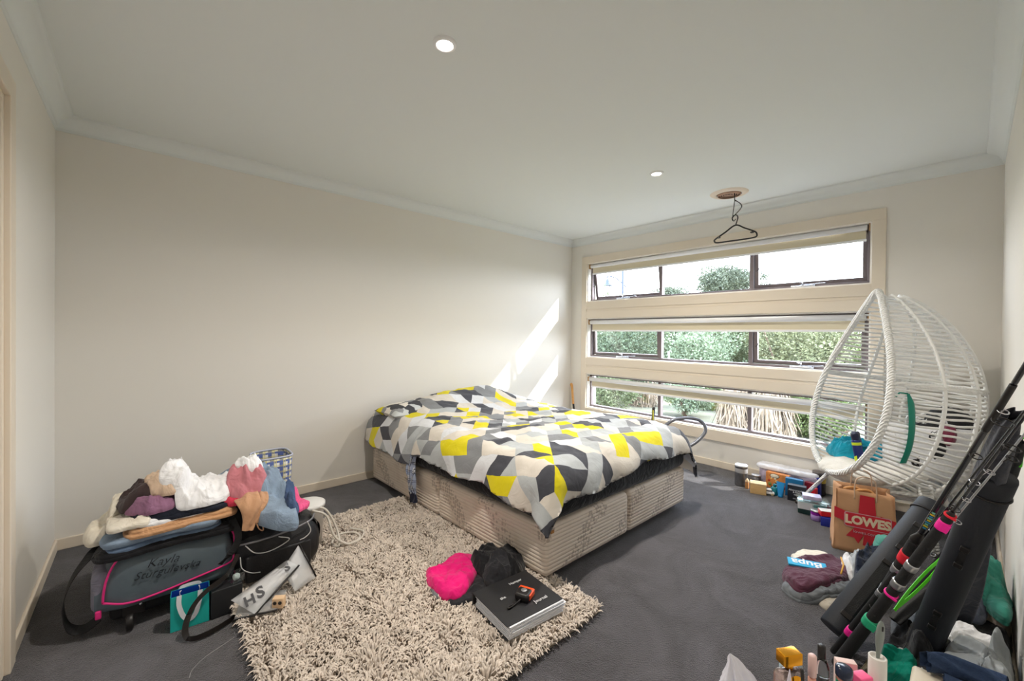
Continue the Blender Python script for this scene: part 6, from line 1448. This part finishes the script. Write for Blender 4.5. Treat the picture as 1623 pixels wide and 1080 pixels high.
H2.cloth('black_hoodie', 'black hoodie with pale drawcord at the foot of the tall tube case', 'clothing', px([(1398, 1000), (1415, 972), (1440, 985), (1470, 1010), (1480, 1035), (1455, 1042), (1420, 1030), (1395, 1020)], .15), M_blkc, th=.06, wr=.03, seed=80, drape=0.09)
hd_ = bpy.data.objects['black_hoodie']; zs = lambda a, b, z: (lambda q: np.array([q[0], q[1], float(H2.sample(q[0], q[1]))+.006]))(onz(a, b, z))
build('drawcord', MB().tube(smoothpath([zs(1422, 995, .2), zs(1430, 1002, .2), zs(1438, 1012, .2), zs(1450, 1024, .2), zs(1462, 1034, .2)], 6), .0028, 6).tube(smoothpath([zs(1418, 988, .2), zs(1428, 986, .2), zs(1434, 996, .2), zs(1428, 1004, .2)], 6), .0028, 6), M_cord, hd_)
H2.cloth('teal_polo', 'teal green folded polo shirts nearest the camera beside the lint roller', 'shirt', px([(1388, 1048), (1392, 1026), (1412, 1030), (1445, 1045), (1460, 1062), (1450, 1080), (1415, 1075)], .12), M_kgreen, th=.06, wr=.012, seed=81, layers=3, drape=0.09)
H2.cloth('olive_cap', 'small olive brown cloth between the rods and the teal polo shirts', 'clothing', px([(1364, 1040), (1372, 1028), (1390, 1030), (1395, 1048), (1385, 1060), (1368, 1055)], .08), M_olive, th=.04, wr=.02, seed=82, drape=0.09)
# storage box with rolled jeans on top
sx0, sx1, sy0, sy1, shh = 1.90, 2.20, -3.675, -3.455, .275
t = thing('cream_storage_box', ((sx0+sx1)/2, (sy0+sy1)/2, 0), 'cream plastic storage box at the bottom right corner below the rolled jeans', 'storage box')
M_crmp = mat('cream_plastic', rgb(226, 216, 198), .35)
build('box_body', MB().rbox(sx0+.008, sx1-.008, sy0+.008, sy1-.008, 0, shh-.03, .02), M_crmp, t); build('box_lid', MB().rbox(sx0, sx1, sy0, sy1, shh-.032, shh, .012), M_crmp, t)
jr = thing('rolled_jeans', ((sx0+sx1)/2, (sy0+sy1)/2, shh), 'dark blue rolled jeans lying on the cream storage box', 'jeans')
P = [onz(1466, 1045, .315), onz(1495, 1050, .315), onz(1530, 1062, .315), onz(1570, 1078, .310), onz(1600, 1092, .31)]
M_dj = mat('deep_blue_denim', rgb(44, 62, 92), .9, bump=.35, bscale=140, var=.15); crinkle(M_dj, .6, 9)
strip('denim_roll', [(p[0], max(-3.645, p[1]), shh+.034) for p in P], [.05, .06, .06, .06, .055], M_dj, jr, out=(-.5, .1, .85), th=.024, n=14)
strip('denim_fold', [(p[0]-.06, max(-3.64, p[1]-.005), shh+.018) for p in P[1:]], [.05, .05, .05, .04], M_dj, jr, out=(0, 0, 1), th=.014, n=12)

# ================================================================== toiletries at the bottom edge, on a narrow bench below the frame
BZ = .42
def S(px_, d): p = seen(px_, 535, d); return p[0], p[1]
r_, f_ = CAX[0], CAX[2]; c0 = np.array(S(811.5+652.68*.735/.90, .90))
Mbn = Matrix.Translation((c0[0], c0[1], 0)) @ Matrix.Rotation(math.atan2(r_[1], r_[0]), 4, 'Z')
bn = thing('narrow_bench', (c0[0], c0[1], 0), 'narrow white bench carrying the toiletries just below the picture edge', 'bench')
build('bench_top', MB().rbox(-.315, .315, -.10, .10, BZ-.02, BZ, .004, M=Mbn), M_white, bn)
for a in (-.29, .27):
    for b in (-.08, .06): build('leg', MB().box(a, a+.02, b, b+.02, 0, BZ-.02, M=Mbn), M_white, bn)
M_gold = mat('polished_gold', rgb(232, 160, 40), .18, metal=1); M_pglass = mat('pink_glass', rgb(240, 214, 206), .05, trans=.85, ior=1.4); M_cglass = mat('clear_glass', (.95, .97, .98), .03, trans=1, ior=1.45); M_blush = mat('blush_plastic', rgb(232, 196, 192), .3)
def top_of(py, d): return 1.2996-(py-535)/652.68*d
def face_cam(x, y, z, a=0): return Matrix.Translation((x, y, z)) @ Matrix.Rotation(math.atan2(r_[1], r_[0])+a, 4, 'Z')
# gold capped perfume
x, y = S(1259, .93); M1 = face_cam(x, y, BZ, .16); t = thing('perfume_bottle', (x, y, BZ), 'blush glass perfume bottle with square gold cap', 'perfume bottle')
zt = top_of(1036, .93)-BZ
build('bottle_body', MB().rbox(-.034, .034, -.016, .016, 0, zt-.040, .014, M=M1, seg=5), M_pglass, t); build('neck', MB().cyl(.008, zt-.040, zt-.024, n=20, M=M1), M_gold, t); build('cap', MB().rbox(-.023, .023, -.013, .013, zt-.026, zt, .0015, M=M1), M_gold, t)
build('gold_plate', MB().cyl(.022, 0, .001, n=28, M=M1 @ Matrix.Translation((0, -.0165, zt-.065)) @ Matrix.Rotation(PI/2, 4, 'X')), M_gold, t)
x, y = S(1262, .985); zt = top_of(1027, .985)-BZ; t = thing('roll_on', (x, y, BZ), 'beige oval topped bottle behind the gold cap', 'bottle'); Ms = face_cam(x, y, BZ) @ Matrix.Scale(.6, 4, (0, 1, 0))
build('bottle_body', MB().lathe([(.022, 0), (.026, .01), (.027, zt-.05), (.024, zt-.04)], n=24, M=Ms), mat('grey_blue_plastic', rgb(170, 190, 200), .3), t); build('cap', MB().lathe([(.012, zt-.045), (.012, zt-.02), (.010, zt-.006), (.001, zt)], n=24, M=Ms), mat('beige_cap', rgb(214, 202, 186), .35), t)
# brush and paper cone
x, y = S(1272, .90); t = thing('makeup_brush', (x, y, BZ), 'thin dark makeup brush leaning beside the gold capped perfume', 'brush')
build('brush_handle', MB().tube([(x+.015, y-.015, BZ), seen(1271, 1062, .90)], .0035, 8), M_blk, t)
x, y = S(1258, .885); t = thing('white_card', (x, y, BZ), 'pale folded card standing in front of the gold capped perfume', 'card'); M2 = face_cam(x, y, BZ, .1); zt = top_of(1066, .885)-BZ
build('card_sheet', MB().add([M2 @ Vector(v) for v in ((-.03, 0, 0), (.03, .0, 0), (.004, .0, zt), (-.03, .002, 0), (.03, .002, 0), (.004, .002, zt))], [(0, 1, 2), (5, 4, 3), (0, 3, 4, 1), (1, 4, 5, 2), (2, 5, 3, 0)]), mat('lilac_card', rgb(226, 218, 230), .5), t)
# pink tube
x, y = S(1296, .93); zt = top_of(1041, .93)-BZ; t = thing('lip_gloss', (x, y, BZ), 'slim blush pink tube between the gold cap and the black cap', 'tube')
build('tube_body', MB().cyl(.008, 0, zt-.052, (x, y, BZ), 20), mat('peach_glass', rgb(230, 170, 150), .15), t); build('cap', MB().cyl(.0085, zt-.051, zt, (x, y, BZ), 20, b=.003), M_blush, t)
# clear bottle with black cap
x, y = S(1311, .955); zt = top_of(1025, .955)-BZ; t = thing('clear_bottle', (x, y, BZ), 'clear glass bottle with black cylinder cap', 'bottle')
build('bottle_body', MB().lathe([(.013, 0), (.015, .004), (.015, zt-.05), (.010, zt-.034), (.007, zt-.028)], (x, y, BZ), 28), M_cglass, t); build('cap', MB().cyl(.0082, zt-.030, zt, (x-.002, y, BZ), 22), M_blk, t)
build('liquid', MB().cyl(.012, .006, zt-.075, (x, y, BZ), 22), mat('clear_liquid', rgb(200, 206, 208), .1, trans=.6), t)
# pink card box and dark lidded jar
x, y = S(1349, .985); zt = top_of(1050, .985)-BZ; M3 = face_cam(x, y, BZ, -.25)
tag(build('blush_box', MB().rbox(-.021, .021, -.009, .009, 0, zt, .002, M=M3), mat('blush_card', rgb(234, 206, 200), .5)), 'upright blush card box behind the dark lidded jar', 'box')
x, y = S(1347, .925); zt = top_of(1060, .925)-BZ; t = thing('dark_lidded_jar', (x, y, BZ), 'round jar with glossy navy lid in front of the blush box', 'jar')
build('jar_body', MB().cyl(.0148, 0, zt-.024, (x, y, BZ), 30), mat('rose_metal', rgb(196, 140, 124), .25, metal=.6), t); build('jar_lid', MB().cyl(.0162, zt-.024, zt, (x, y, BZ), 34, b=.003), mat('glossy_navy', rgb(34, 44, 66), .15), t)
build('green_label', MB().lathe([(.0150, zt-.045), (.0150, zt-.03)], (x, y, BZ), 30, cap=False), mat('jar_green', rgb(0, 150, 110), .4), t)
x, y = S(1376, .94); zt = top_of(1072, .94)-BZ
tag(build('pink_tub', MB().rbox(-.016, .016, -.014, .014, 0, zt, .004, M=face_cam(x, y, BZ, .2)), mat('bubblegum_pink', rgb(250, 96, 150), .35)), 'bubblegum pink box between the dark lid and the lint roller', 'box')
# lint roller
x, y = S(1400, .955); t = thing('lint_roller', (x, y, BZ), 'white lint roller standing upright with its grey handle up', 'lint roller'); zr_ = top_of(1043, .955)-BZ; zh = top_of(987, .955)-BZ
build('sticky_roll', MB().lathe([(.0162, 0), (.0170, .002), (.0170, zr_-.001), (.0162, zr_), (.0130, zr_), (.0125, zr_-.004), (.001, zr_-.005)], (x, y, BZ), 34), mat('white_paper_roll', rgb(226, 222, 216), .6), t)
M4 = face_cam(x+.003, y, BZ+zr_-.006, .1) @ Matrix.Rotation(R(5), 4, 'Y'); hh_ = zh-zr_
mb = MB(); prof = [(.0045, 0), (.005, .01), (.0085, .03), (.0105, .05), (.0105, hh_*.7), (.0085, hh_*.92), (.005, hh_*1.03), (.001, hh_*1.07)]
rows = []
for w_, z_ in prof: rows.append([(w_*math.cos(a), w_*.55*math.sin(a), z_) for a in np.linspace(0, 2*PI, 21)])
mb.sheet(rows, M=M4); build('handle', mb, mat('sage_grey_plastic', rgb(128, 136, 132), .4), t)
build('hanging_hole', MB().rbox(-.0025, .0025, -.0062, .0062, hh_*.80, hh_*.94, .002, M=M4), M_dark, t)
build('green_print', MB().lathe([(.0174, .0), (.0174, zr_-.062)], (x, y, BZ), 30, cap=False), mat('jar_green', rgb(0, 150, 110), .4), t)
# flimsy plastic bag
x, y = S(1183, .93); rows = []; rng = np.random.RandomState(3)
ztop = top_of(1041, .93)-BZ
for i, v in enumerate(np.linspace(0, 1, 20)):
    row = []
    for k in range(73):
        a = 2*PI*k/72; c_, s_ = math.cos(a), math.sin(a)
        w_ = .060*((1-v)**(.72 if c_ > 0 else 1.15))*(1.35 if c_ > 0 else .8)+.0012
        q = 1+.20*math.sin(5*a+4*v)*(.4+v*.6)+.13*math.sin(11*a-7*v)+.5*(float(ridges(c_*1.6+3, s_*1.6+v*3, 9))-.35)
        row.append((-.026*v**.8+w_*q*c_, .045*((1-v)**.8+.02)*q*s_, ztop*v*(1+.05*math.sin(7*a)*(1-v))))
    row[-1] = row[0]; rows.append(row)
t = tag(build('plastic_bag', MB().sheet(rows, M=face_cam(x, y, BZ)), mat('thin_white_plastic', rgb(236, 236, 248), .3, bump=.3, bscale=24)), 'crumpled thin white plastic bag at the bottom edge left of the toiletries', 'plastic bag')
